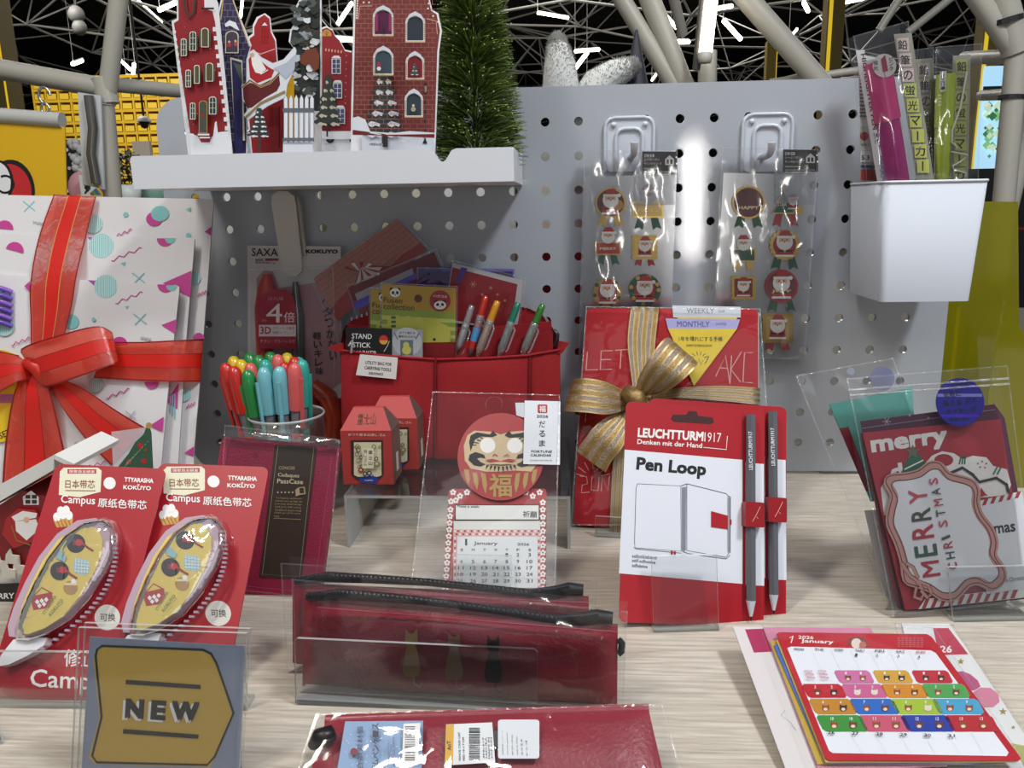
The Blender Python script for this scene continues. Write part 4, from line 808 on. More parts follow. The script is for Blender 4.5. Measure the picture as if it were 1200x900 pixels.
# ---- gift set of patterned folders tied with red ribbon ----
def gift():
    c=Card('folder_gift_set',(-330,-92,0),-2,16,0,'gift set of three white patterned folders tied with red ribbon, at left','gift set'); c.cr=(0,220,2.647)
    PK=P('#b83a86',.5); TL_=P('#79b5b5',.5); PU=P('#9a4f9a',.5); GRY=P('#a9a9b0',.5); PAP=P('#d4d1d2',.4,coat=.2)
    def sheet_(pts,z,nm):
        q=MB(); p=ccw([(x,max(y,0)) for x,y in [c.L(x,y,z) for x,y in pts]]); q.prism(p,z-1.2,z,PAP,P('#a9a5a8',.5)); return q.build(nm,c.o)  # sides darkened: edge shading between the folders is put into the colour
    sheet_([(-120,20),(-10,22),(648,35),(659,38),(662,48),(655,150),(632,450),(603,800),(596,1050),(-120,1050)],0,'large_folder')
    sheet_([(-120,140),(270,150),(592,155),(603,160),(603,175),(575,500),(552,860),(543,1050),(-120,1050)],7,'middle_folder')
    sheet_([(-120,262),(245,285),(546,302),(556,308),(556,322),(520,640),(498,880),(490,1050),(-120,1050)],14,'small_folder')
    for z0,z1,pp in ((0,5.7,[(-110,155),(590,168),(540,1050),(-110,1050)]),(7,12.7,[(-110,275),(540,312),(485,1050),(-110,1050)])): q=MB(); p=ccw([(x,max(y,0)) for x,y in [c.L(x,y,2) for x,y in pp]]); q.prism(p,z0,z1,PAP); q.build('folder_pages',c.o)
    def striped(a,x,y,r):
        a.disc(x,y,r,P('#b4d3d2',.5),n=22); n=int(r/3)
        for k in range(-n,n+1):
            if k%2: continue
            xx=x+k*3; h=math.sqrt(max(r*r-(k*3)**2,0)); a.line([(xx,y-h),(xx,y+h)],2.2,TL_); a.z-=.04
        a.z+=.04
    def cross(a,x,y,s,m=TL_): a.line([(x-s,y-s*.8),(x+s,y+s*.8)],3.4,m); a.line([(x-s*.8,y+s*.9),(x+s*.9,y-s*.8)],3.4,m)
    def squig(a,x0,y0,x1,y1,m=PK): a.line([(x0+(x1-x0)*t/12,y0+(y1-y0)*t/12+(5 if t%4==1 else -5 if t%4==3 else 0)) for t in range(13)],3,m)
    def half(a,x,y,r,a0,m=PK): a.disc(x,y,r,m,a0=a0,a1=a0+180,n=14)
    def xx(a,x,y): [cross(a,x+k*11-11,y+k*2,5,GRY) for k in range(3)]
    a=c.art(.1); cross(a,90,57,19); xx(a,118,108); half(a,14,128,27,-5); half(a,-40,60,20,30); striped(a,288,112,30); a.disc(390,83,8,TL_); a.disc(478,97,25,PK,ry=22,n=22); a.disc(496,80,28,TL_,ry=24,n=22); a.shape([(576,66),(592,60),(592,74)],TL_); squig(a,355,152,408,130); a.shape([(634,137),(656,120),(654,148)],PK); a.disc(584,148,8,TL_)
    striped(a,600,280,22); squig(a,612,334,640,322); half(a,616,468,18,0); a.shape([(572,822),(602,802),(600,832)],PK); squig(a,578,680,606,668); striped(a,570,640,22); a.disc(690,150,1,TL_); a.build('printed_pattern')
    a=c.art(7.1); a.shape([(270,152),(312,153),(292,178)],PU); striped(a,314,180,38); half(a,512,157,26,180); a.disc(528,156,17,TL_,a0=180,a1=360,n=12); squig(a,345,226,440,187); a.shape([(374,234),(390,230),(386,244)],TL_); cross(a,430,280,20); a.shape([(505,296),(594,257),(590,340)],PK); half(a,45,196,28,-15); a.shape([(516,662),(554,605),(550,686)],PK); [a.line([(528+k*7,640),(528+k*7,700+k*9)],3,TL_) for k in range(3)]; half(a,-30,170,22,0); a.build('printed_pattern')
    a=c.art(14.1); a.shape([(272,286),(326,291),(308,318)],PU); striped(a,328,306,36); half(a,514,300,26,180); a.disc(532,303,17,TL_,a0=180,a1=360,n=12); squig(a,358,358,442,325); a.shape([(386,368),(400,366),(394,376)],TL_); cross(a,434,407,20); a.shape([(500,426),(547,408),(544,454)],PK); a.disc(222,416,23,TL_,n=20); half(a,371,487,25,5); xx(a,452,466); half(a,470,602,22,180); squig(a,330,652,402,625); a.shape([(464,738),(508,710),(504,757)],PK); striped(a,296,612,24); a.shape([(220,840),(250,824),(245,852)],PK); a.disc(237,795,7,GRY); a.disc(290,408,6,TL_); squig(a,35,488,92,466); striped(a,14,430,30); cross(a,405,705,16,GRY); a.shape([(75,305),(92,290),(94,325)],PK); a.disc(8,318,10,TL_); squig(a,260,870,330,850); a.build('printed_pattern')
    # yellow insert card with purple coil at the frame's left
    a=c.art(15); a.slab([(-80,495),(20,505),(62,522),(70,780),(-80,800)],P('#d8b51c',.5),1); a.rect(-60,640,44,668,P('#b0648c',.5)); a.text('SET',(2,780),(34,766),20,INK,.02); a.build('yellow_insert')
    q=MB()
    for k in range(6):
        x,y=c.L(2+k*0,325+k*21,16); q.tube([(x-9+18*t/8,y+3*math.sin(t/8*3.14),16+3.4*math.sin(t/8*3.14)) for t in range(9)],1.8,P('#5b3fa0',.35) if k%2 else P('#7c4fb0',.35),8)
    tag(q.build('purple_coil',c.o),kind='stuff')
    # ribbon
    ORG=film('sheer red organza',tint='#f08a78',base=.05,top=.4,rough=.35,haze=.55,hazecol='#d23c28',bump=.5,bs=60); SAT=P('#c41c12',.35,bump=.4,bs=60); EDG=P('#7b1010',.4); GLD=P('#d99a50',.3,metal=.4)
    rm=[(.03,EDG),(.34,ORG),(.36,GLD),(.64,SAT),(.66,GLD),(.97,ORG),(1,EDG)]
    rm2=[(.035,EDG),(.33,ORG),(.345,EDG),(.655,SAT),(.67,EDG),(.965,ORG),(1,EDG)]
    I=Matrix.Identity(4)
    def rib(pts,nm='ribbon_band'):
        L=lambda p,z:(*c.L(p[0],p[1],z+(4 if z>9 else 1 if z>0 else 0)),z+(4 if z>9 else 1 if z>0 else 0))
        return ribbon([(L(a,z if not isinstance(z,tuple) else z[0]),L(b,z if not isinstance(z,tuple) else z[1])) for a,b,z in pts],rm if len(pts)==6 and pts[0][2]==1 else rm2,nm,c.o,I)
    rib([((165,28),(297,34),1),((163,30),(296,36),3),((118,160),(268,150),7),((93,300),(240,262),12.5),((94,400),(222,370),12.5),((95,490),(198,465),13)])
    rib([((330,478),(290,590),13),((440,478),(420,598),13),((540,473),(530,602),13),((624,470),(614,602),2),((630,468),(620,602),-4)])
    rib([((-130,500),(-130,640),13),((-40,500),(-40,640),13),((60,520),(60,600),14)])
    rib([((100,545),(120,590),15),((65,500),(146,616),24),((180,458),(250,585),30),((290,430),(330,555),28),((335,440),(366,540),22),((345,465),(352,530),17),((250,520),(260,570),15)],'ribbon_loop')
    rib([((110,560),(96,600),16),((50,520),(58,600),26),((-30,505),(-20,640),28),((-90,520),(-90,620),20)],'ribbon_loop')
    rib([((185,590),(150,612),15),((262,625),(205,700),20),((360,690),(270,785),16),((452,745),(345,862),13)],'ribbon_tail')
    rib([((70,570),(130,560),16),((40,650),(160,650),20),((20,760),(190,770),15),((10,860),(205,850),13),((5,960),(200,930),14)],'ribbon_tail')
    q=MB(); L=lambda x,y,z:Vector((*c.L(x,y,z),z)); q.tube([L(60,560,18),L(90,545,24),L(120,560,25),L(145,600,22),L(150,625,17)],[2.5,5,6,5,2.5],P('#b5200f',.4,bump=.3,bs=300),10); q.build('ribbon_knot',c.o)
    return c
gift()
def tree_card():
    c=Card('tree_card',atz(150,600,0)+Vector((0,0,0)),0,20,0,'small green christmas tree card tucked behind the left tape pack','card'); c.o.location=(Vector((-232,-150,0)))*S
    c=None
bpy.data.objects
def tree_card():
    p=atz(160,640,0); c=Card('tree_card',(p.x,p.y,0),0,14,0,'small dark green christmas tree card with red balls, below the red ribbon tail','card'); c.cr=(0,220,2.647)
    a=c.art(0); a.slab([(347,757),(462,742),(476,870),(480,1120),(380,1120),(352,870)],film('milky card sleeve',haze=.35,base=.06,top=.6),.6); a.build('clear_sleeve')
    a=c.art(1); a.slab([(461,728),(470,760),(476,880),(474,1120),(372,1120),(368,865),(400,825),(420,790),(446,765)],P('#30503c',.55),.6); [a.disc(x,y,8,P('#b3272a',.35)) for x,y in ((400,850),(446,848),(436,800))]; a.disc(462,738,10,P('#c8a860',.35,metal=.5),n=10); a.disc(452,815,6,GOLD)
    for k in range(9): a.line([(385+k*9,870-k*10),(396+k*8,850-k*8)],2,P('#7d9a7a',.5))
    a.build('printed_tree')
tree_card()
def santa_house():
    c=Card('house_ornament',(-294,-225,0),0,0,0,'small red santa house ornament with white roof, left of the correction tape packs','ornament'); c.cr=(0,500,2.25)
    RD=P('#7c1119',.5); a=c.art(0)
    q=MB(); g=[c.L(x,y,0) for x,y in [(-70,470),(-70,250),(60,168),(136,190),(140,470)]]; q.prism(ccw([(x,max(y,0)) for x,y in g]),-38,0,RD); q.build('house_body',c.o)
    q=MB(); L=lambda x,y,z:Vector((*c.L(x,y,0),z))
    f=[L(-80,200,4),L(-5,165,4),L(155,72,4),L(158,80,4),L(4,180,4),L(-80,222,4)]
    q.add([L(-100,208,4),L(155,68,4),L(152,108,4),L(-100,256,4),L(-100,208,-42),L(155,68,-42),L(152,108,-42),L(-100,256,-42)],[[0,3,2,1],[4,5,6,7],[0,1,5,4],[1,2,6,5],[2,3,7,6],[3,0,4,7]],P('#dcdad6',.5))
    q.add([L(155,68,4),L(206,92,4),L(204,104,4),L(155,80,4),L(155,68,-42),L(206,92,-42),L(204,104,-42),L(155,80,-42)],[[0,3,2,1],[4,5,6,7],[0,1,5,4],[1,2,6,5],[2,3,7,6],[3,0,4,7]],P('#dcdad6',.5)); q.build('white_roof',c.o)
    a=c.art(.1); a.shape([(60,185),(82,168),(102,186),(102,206),(62,206)],SW); a.rect(67,180,80,190,P('#3a2326',.4)); a.rect(84,180,97,190,P('#3a2326',.4)); a.rect(67,193,80,203,P('#3a2326',.4)); a.rect(84,193,97,203,P('#3a2326',.4)); a.build('window')
    a=c.art(.3); a.slab([(20,240),(50,215),(95,220),(110,250),(90,300),(40,318),(10,280)],P('#a51c22',.5),1.5); a.shape([(30,238),(60,222),(98,228),(95,240),(40,250)],SW); a.shape([(40,250),(95,244),(104,270),(70,300),(42,275)],SW); a.line([(30,262),(44,300),(80,312)],3,GOLD); a.disc(70,246,8,SKIN); a.build('santa_figure')
    a=c.art(.3); 
    for x,y in ((0,350),(30,335),(50,362),(20,372)): a.slab([(x-14,y+24),(x-12,y),(x-2,y-14),(x+4,y+2),(x+22,y+4),(x+24,y+26)],P('#c9c2b4',.5),1)
    a.build('reindeer_group'); a.c.o.children[-1]['kind']='stuff' if 0 else None if 0 else 'stuff'
    a=c.art(.3); a.slab([(-60,415),(60,412),(60,470),(-60,472)],P('#1e1a18',.5),1.5); a.text('MERRY',(-34,456),(38,453),15,SW,.03); a.build('name_strip')
    a=c.art(.2); a.rect(-60,376,60,414,P('#c8c6c2',.6)); a.build('snow_base')
santa_house()
# ---- correction tape packs ----
def tape_pack():
    c=Card('correction_tape_pack',(-224.1,-318,0),1.3,37,-3,'red card pack of correction tape, the left one of the two','correction tape','correction tape packs on the acrylic stand'); c.cr=(0,500,2.25)
    w,h=59,112.5; q=MB(); q.prism([(x,y+h/2) for x,y in rrect(-w/2,-h/2,w/2,h/2,4)],-.9,0,P('#a31824',.4,coat=.15)); q.build('card_back',c.o)
    CR_=P('#dcd8bd',.5)
    a=c.art(.1); a.shape([(168,108),(258,108),(268,116),(265,172),(210,186),(155,180),(158,118)],CR_); a.rect(178,112,254,124,P('#a83a3c',.5)); a.text('国誉自主研发',(183,122),(250,123),8,SW,.01); a.text('日本带芯',(172,162),(250,163),22,P('#8f5a42',.5),.015); a.line([(172,168),(252,169)],2,P('#8f5a42',.5)); a.build('corner_badge')
    a=c.art(.1); a.disc(289,149,16,P('#e4e2e0',.5),n=22); a.build('hang_hole')
    a=c.art(.1); a.text('TTYARASHA',(328,145),(404,149),12,SW,.05); a.text('×',(362,157),(368,157),6,SW,.02); a.text('KOKUYO',(325,165),(398,168),11,SW,.04); a.text('Campus',(160,207),(250,212),28,SW,.02); a.text('原纸色带芯',(258,212),(386,219),24,SW,.02); a.build('title_text')
    a=c.art(.1); a.shape([(140,244),(193,240),(190,262),(150,266)],P('#c8954a',.5)); [a.disc(x,y,10,SW,ry=12,n=14) for x,y in ((150,238),(166,232),(182,234),(160,222),(174,220))]; [a.line([(140+k*10,246),(148+k*10,264)],1.6,P('#8f642c',.5)) for k in range(5)]; a.build('egg_basket')
    a=c.art(.1); a.disc(283,503,34,P('#cfcac0',.5),n=24); a.text('可换',(264,513),(304,514),21,P('#4c4744',.5),.015); a.build('round_badge')
    a=c.art(.1); a.text('修正带',(168,632),(300,638),46,SW,.015); a.text('Campus',(78,700),(300,712),62,SW,.015); a.build('bottom_title')
    # the tape runner itself
    FACE=[(240,262),(262,275),(272,300),(270,335),(250,385),(215,445),(170,500),(120,532),(75,548),(50,545),(47,520),(60,475),(85,415),(115,355),(155,300),(200,268)]
    cx,cy=160,410
    q=c.art(1); q.z=1; big=[(cx+(x-cx)*1.18+14,cy+(y-cy)*1.09) for x,y in FACE]; q.slab(big,P('#b59ba8',.25,coat=.5),6); q.build('runner_body')
    q=c.art(7.1); q.slab(FACE,P('#d8bf5e',.35,coat=.3),.8); q.build('yellow_face')
    a=c.art(8); P0=P('#17171a',.4)
    for x,y,s_ in ((200,308,1),(157,380,.98)):
        a.disc(x,y,25*s_,P0,n=26); a.line([(x+14,y-4),(x+30,y+10),(x+46,y+20)],5,P('#8c1c22',.4)); a.shape([(x+2,y-12),(x+16,y-10),(x+20,y+2),(x+8,y+8),(x-2,y+0)],P('#b52a2e',.4)); [a.line([(x-8,y-8+k*5),(x+4,y-4+k*4)],1.8,P('#b52a2e',.4)) for k in range(3)]
    a.shape([(152,322),(165,330),(176,345),(170,356),(150,348),(145,334)],P('#8fb7bd',.4)); a.build('frying_pans')
    a=c.art(8); a.shape([(200,345),(232,352),(238,378),(226,392),(196,386),(192,362)],P('#9ec4cf',.4)); [a.line([(200+k*8,346+k*2),(198+k*8,388)],1.5,SW) for k in range(5)]; [a.line([(196,355+k*9),(236,360+k*8)],1.5,SW) for k in range(4)]; a.build('checked_cloth')
    a=c.art(8); a.disc(186,425,19,P('#a88046',.5),n=18); a.rect(170,412,203,418,P('#d9cfa8',.5)); a.disc(194,408,7,SW,n=10); a.build('bread_basket')
    a=c.art(8); a.shape([(88,446),(136,436),(140,456),(128,478),(88,484),(82,462)],P('#a8242a',.4)); a.line([(84,452),(110,424),(138,440)],3,P('#a8242a',.4)); [a.shape([(x,y-7),(x+6,y),(x,y+7),(x-6,y)],SW) for x,y in ((98,462),(110,459),(122,456),(104,472),(116,468))]; a.build('red_pot')
    a=c.art(8); a.text('TTYARASHA',(118,498),(150,448),9,P('#7c8a3c',.4),.03); a.text('KOKUYO',(134,500),(168,458),9,P('#7c8a3c',.4),.03); a.build('small_logo')
    q=c.art(2); q.slab([(10,622),(24,600),(52,565),(75,560),(140,560),(132,580),(90,606),(40,630),(16,634)],P('#d9d6d8',.3),5); q.build('white_tip')
    m=MB(); n=len(FACE); ring=[(1.28,1),(1.26,4),(1.2,8),(1.12,10.3),(.98,11),(.6,11.2),(.02,11.3)]
    vs=[]
    for k,z in ring:
        for x,y in FACE: X,Y=c.L(cx+(x-cx)*k+(16 if k>.9 else 8),cy+(y-cy)*(1+(k-1)*.6),z); vs.append((X,Y,z))
    m.add(vs,[[j*n+i,j*n+(i+1)%n,(j+1)*n+(i+1)%n,(j+1)*n+i] for j in range(len(ring)-1) for i in range(n)],BLIST,True); m.build('clear_blister',c.o)
    q=MB()
    for k in range(26):
        t=k/25; x=300+22*math.sin(t*3.0)-t*t*190; y=285+t*300; X,Y=c.L(x,y,8); q.box(X-1.2,Y-.6,7,X+1.0,Y+.5,8.6,P('#9c8593',.25,coat=.4))
    tag(q.build('ridged_edge',c.o),kind='stuff')
    M=Matrix.Translation(Vector((-172.4,-312.6,0))*S)@frame(.9,38.5,-2.4)
    dup(c.o,M,label='red card pack of correction tape, the right one, next to the pass case')
tape_pack()
lipstand('acrylic_stand','long clear acrylic stand with front lip holding the two correction tape packs',(-205,-324,0),1,154,27,10,tilt=4)
# ---- NEW sign ----
def new_sign():
    c=Card('sign_holder',(-146.1,-367.4,0),8.8,10.5,-5.8,'clear holder with the black and gold NEW sign, front left','sign'); c.cr=(0,500,2.25)
    o=[(-31.5,0),(31.5,0),(31.5,60.6),(-31.5,60.6)]
    for z,n in ((2.2,'front_plate'),(-3.2,'back_plate')): q=MB(); q.prism(o,z,z+1.8,ACR,EDGE); q.build(n,c.o)
    q=MB(); q.box(-31.5,-1.5,-16,31.5,.0,4,ACR,EDGE); q.build('foot',c.o)
    a=c.art(0); a.slab([(238,553),(645,578),(633,960),(214,945)],P('#7f879c',.5),.5); a.build('grey_backing')
    a=c.art(.6); a.shape([(262,585),(280,580),(535,592),(560,605),(575,640),(612,757),(575,860),(553,898),(250,890),(234,872),(262,765),(246,610)],P('#b6933c',.45)); a.build('gold_field')
    a=c.art(.75); a.line([(268,578),(535,588),(556,598),(570,622),(616,755),(566,870),(546,892),(255,885),(243,868),(268,765),(252,605),(256,588)],6,INK,closed=True); a.rect(330,668,528,679,INK) if 0 else a.shape([(332,667),(529,681),(529,692),(331,679)],INK); a.shape([(325,797),(524,812),(523,823),(324,809)],INK); a.build('border_and_bars')
    a=c.art(.75); [a.text(ch,(x0+dx,y+dy),(x1+dx,y+3+dy),52,m_,.09) for dx,dy,m_ in ((-7,5,P('#d8d8d8',.5)),(0,0,P('#141414',.5))) for ch,x0,x1,y in (('N',329,378,768),('E',396,436,772),('W',452,524,775))]; a.build('new_lettering')
    c=Card('sign_holder',(-221,-345,0),10,10,0,'clear sign holder with grey card, only its corner in at the bottom left','sign'); c.cr=(0,0,1)
    a=c.art(0); a.slab([(-130,830),(-5,842),(11,905),(12,960),(-130,960)],P('#6f788c',.5),.5); a.build('grey_backing'); a=c.art(2); a.slab([(-134,825),(-3,838),(14,905),(15,965),(-134,965)],ACR,1.6,EDGE); a.build('front_plate')
new_sign()
# ---- pass case ----
def pass_case():
    c=Card('pass_case',(-163.6,-214.8,0),-.2,22.8,-5,'crimson leather pass case with brown paper band in a clear sleeve','pass case'); c.cr=(230,460,3.463); c.ymin=1.6
    LE=P('#94103a',.42,bump=.5,bs=900); w,h=72.3,88.2
    q=MB(); q.prism([(x,y+h/2+1.6) for x,y in rrect(-w/2,-h/2,w/2,h/2,2)],-5,-2.9,LE); q.build('back_cover',c.o)
    q=MB(); q.prism([(x,y+h/2) for x,y in rrect(-w/2,-h/2,w/2,h/2,2)],-2.9,0,LE); q.build('front_cover',c.o)
    q=MB(); 
    for k in range(46):
        x=-w/2+4+k*(w-8)/46
        for y in (4,h-4): q.box(x,y,0,x+1.1,y+.4,.25,P('#c23a60',.5))
    for k in range(56):
        y=4+k*(h-8)/56
        for x in (-w/2+4,w/2-4): q.box(x,y,0,x+.4,y+1.1,.25,P('#c23a60',.5))
    tag(q.build('stitching',c.o),kind='stuff')
    a=c.art(.3); a.disc(238,254,11,P('#7c0d30',.5)); a.build('snap_button')
    BR=P('#33261a',.5); a=c.art(.4); a.slab([(320,210),(489,220),(428,757),(256,748)],BR,.3); a.build('paper_band')
    G=P('#b5a47a',.5); a=c.art(.8); a.line([(332,216),(477,225),(419,747),(268,738)],1.5,G,closed=True); a.text('CONCISE',(335,312),(400,313),13,G,.01); a.text('Cadaques',(331,345),(417,350),20,P('#d8cfae',.5),.01); a.text('PassCase',(328,368),(433,372),19,P('#d8cfae',.5),.02)
    [a.disc(331+k*15,405,3.2,P('#d8cfae',.5),n=8) for k in range(5)]
    for k,t in enumerate(('Cadaques authentic','series are going on','pursuing detail design','and you will enjoy','Crafted item real','simple goods for your','work.')): a.text(t,(322-k*1,432+k*12),((430 if k<6 else 345)-k*1.4,436+k*12),9,G,.0,1)
    a.line([(314,510),(425,515)],1.5,G); a.shape([(402,395),(415,385),(440,382),(444,412),(418,416),(404,422)],G); a.shape([(418,388),(436,386),(438,408),(420,410)],BR); a.build('band_lettering')
    a=c.art(-1); bag(c,'clear_sleeve',[(115,130),(583,190),(515,935),(60,925)],2.6,FLATF,8,10,.8)
    bag(c,'crinkled_top',[(122,150),(583,195),(578,232),(118,190)],3.6,CRINK,12,3,1.6,seam=False)
pass_case()
# ---- pens in a clear cup ----
def pen_cup():
    cx,cy=-182,-94; o=empty('pen_cup',(cx,cy,0),'round clear cup holding a bunch of colourful capped pens','cup')
    q=MB(); q.lathe([(.1,2),(23,2),(26,60),(26,76),(25.2,76),(22,4),(.1,3.2)],ACR,n=32); q.build('cup_wall',o); q=MB(); q.lathe([(26,75),(26.6,76),(26,77),(25.2,76)],EDGE,n=32); q.build('cup_rim',o); MB().lathe([(.1,0),(23,0),(23,2),(.1,2)],EDGE,n=32).build('cup_base',o)
    cols={'r':('#b8261f','bright red'),'g':('#1f7d3c','dark green'),'b':('#6fb0bb','light blue'),'c':('#cc5a58','coral'),'y':('#cfae1c','yellow'),'t':('#2f9a8e','teal')}
    spec=[(272,417,'y',-70),(291,413,'g',-68),(316,412,'g',-68),(336,413,'y',-66),(350,418,'t',-72),(281,421,'y',-80),(302,416,'g',-79),(325,415,'c',-78),(345,418,'r',-80),(263,425,'r',-92),(292,425,'c',-91),(310,421,'t',-90),(333,424,'r',-91),(273,429,'r',-103),(289,433,'g',-104),(308,430,'b',-105),(327,429,'b',-104),(345,425,'c',-102),(354,421,'t',-96)]
    proto={}; posn=['back row','back row','back row','back row','back row','second row','second row','second row','second row','third row','third row','third row','third row','front row','front row','front row','front row','front row','right edge']
    GB=P('#6f6c70',.35); ordn={0:'first from left',1:'second from left',2:'third from left',3:'fourth from left',4:'fifth from left'}; cnt={}
    for (px,py,k,Y),rw in zip(spec,posn):
        t=at(px,py,Y); i=cnt.get(rw,0); cnt[rw]=i+1; lab=f"{cols[k][1]} capped pen in the clear cup, {rw}"+('' if rw=='right edge' else ', '+ordn[i])
        bx,by=cx+(t.x-cx)*.5,cy+(t.y-cy)*.6; d=Vector((t.x-bx,t.y-by,t.z-4)); L=d.length; M=Matrix.Translation(Vector((bx,by,4))*S)@d.to_track_quat('Z','Y').to_matrix().to_4x4()
        H=108; zz=L-H
        if k not in proto:
            o=empty('capped_pen',(0,0,0),lab,'pen','pens in the clear cup'); m=P(cols[k][0],.3,coat=.3)
            q=MB(); q.lathe([(5.0,0),(5.2,2),(5.2,22),(5.0,26),(4.2,30),(2.6,32.6),(.1,33.5)],m,c=(0,0,H-33.5),n=14); q.build('cap',o)
            q=MB(); q.prism([(-1.3,0),(1.3,0),(1.1,36),(-1.1,36)],5.0,6.8,m)
            for v in q.v: v.y,v.z=-v.z,v.y+H-46
            q.build('clip',o); q=MB(); q.lathe([(.1,0),(1.6,0),(4.1,8),(4.1,H-33)],GB,n=12); q.build('barrel',o); q=MB(); q.lathe([(4.3,0),(4.6,1),(4.6,5),(4.3,6)],m,c=(0,0,H-56),n=12); q.build('collar',o)
            proto[k]=o
        else: o=dup(proto[k],label=lab)
        o.matrix_basis=Matrix.Translation(d.normalized()*zz*S)@M
pen_cup()
# ---- riser and everything on it ----
def riser():
    o=empty('acrylic_riser',(-129,-148,0),'long clear acrylic riser under the red bag and the eraser boxes','acrylic riser')
    MB().box(0,0,34,146,140,36,ACR,EDGE).build('top_plate',o)
    for x in (0,144): MB().box(x,0,0,x+2,140,34,ACR,EDGE).build('side_plate',o)
riser()
def eraser_box():
    p=atz(432,567.5,36.2); c=Card('eraser_box',(p.x,p.y,36.2),0,0,0,'red house-shaped paper eraser box with patterned window, front one','box','house-shaped eraser boxes on the riser'); c.cr=(230,460,3.463)
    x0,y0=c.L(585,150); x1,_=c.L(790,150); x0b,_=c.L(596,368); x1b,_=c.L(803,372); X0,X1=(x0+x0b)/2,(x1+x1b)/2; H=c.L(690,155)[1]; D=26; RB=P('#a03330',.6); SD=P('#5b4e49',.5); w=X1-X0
    o=c.o
    q=MB(); q.box(X0,0,-D,X1,H,0,RB); q.build('box_body',o)
    q=MB(); t=13; a_,b_=X0+w*.2,X1-w*.2; q.add([(X0,H,0),(X1,H,0),(b_,H+t,-D/2+2),(a_,H+t,-D/2+2),(a_,H+t,-D/2-2),(b_,H+t,-D/2-2),(X1,H,-D),(X0,H,-D)],[[0,1,2,3],[3,2,5,4],[4,5,6,7]],P('#ab3b38',.6)); q.build('roof_flap',o)
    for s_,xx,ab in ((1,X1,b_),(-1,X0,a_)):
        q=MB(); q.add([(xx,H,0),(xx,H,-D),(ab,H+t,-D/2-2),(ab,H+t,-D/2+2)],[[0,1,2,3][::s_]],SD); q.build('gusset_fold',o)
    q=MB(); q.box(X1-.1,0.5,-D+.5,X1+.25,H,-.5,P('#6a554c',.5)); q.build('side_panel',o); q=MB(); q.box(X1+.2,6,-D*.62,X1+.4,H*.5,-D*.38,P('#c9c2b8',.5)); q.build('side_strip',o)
    a=c.art(.15); a.slab([(626,194),(757,192),(760,335),(745,350),(720,368),(670,366),(640,345),(630,335)],P('#3a2420',.5),.1); a.build('window_frame')
    a=c.art(.35); a.shape([(640,202),(750,202),(752,336),(735,342),(655,342),(640,334)],P('#cfc8a8',.5)); random.seed(31)
    for _ in range(26):
        x,y=random.uniform(648,745),random.uniform(208,335); 
        if 672<x<722 and 222<y<310: continue
        r=random.uniform(6,11); a.disc(x,y,r,P(random.choice(['#a8302c','#8f8a64','#4e4a3e','#8f8a64','#6f6a50']),.5),n=12); a.disc(x,y,r*.45,P('#cfc8a8',.5),n=10)
    a.rect(674,226,720,308,P('#d8d2b4',.5)); 
    for i,ch in enumerate('富士山'): a.text(ch,(699,250+i*22),(715,250+i*22),15,P('#4e4a3e',.5),.01)
    for i,ch in enumerate('消しゴム'): a.text(ch,(678,245+i*17),(692,245+i*17),13,P('#4e4a3e',.5),.0)
    a.build('patterned_window')
    a=c.art(.6); a.slab([(664,366),(660,350),(680,340),(694,326),(706,326),(722,340),(740,350),(736,362),(722,369)],P('#1f3a8c',.5),.1); a.shape([(684,340),(694,326),(706,326),(716,340),(704,336),(696,340)],SW); a.text('FUJISAN',(684,360),(716,360),6,SW,.02); a.build('mountain_badge')
    a=c.art(.2); a.text('おつり星る山消しゴム',(616,176),(768,178),11,P('#e2c4b0',.5),.015); a.build('front_text')
    a=MB(); vs,fs=glyphs('富士山',.02); a.add([(X0+w*.32+w*.36*u,H+t*(.25+.5*v)+.15,-(D/2-2)*(.25+.5*v)+.25) for u,v,_ in vs],fs,P('#a06a48',.5)); a.build('roof_text',o)
    M=o.matrix_basis.copy(); M.translation=M.translation+Vector((11.5,31,0))*S; dup(o,M,label='red house-shaped paper eraser box standing behind the other one',skip=('roof_text',))
eraser_box()
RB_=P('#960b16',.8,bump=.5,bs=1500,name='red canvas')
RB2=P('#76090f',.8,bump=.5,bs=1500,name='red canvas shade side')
def red_bag():
    c=Card('tool_bag',at(530,540,-72)*1.0,0,2,0,'open red canvas utility bag of stationery standing on the riser','bag'); c=None
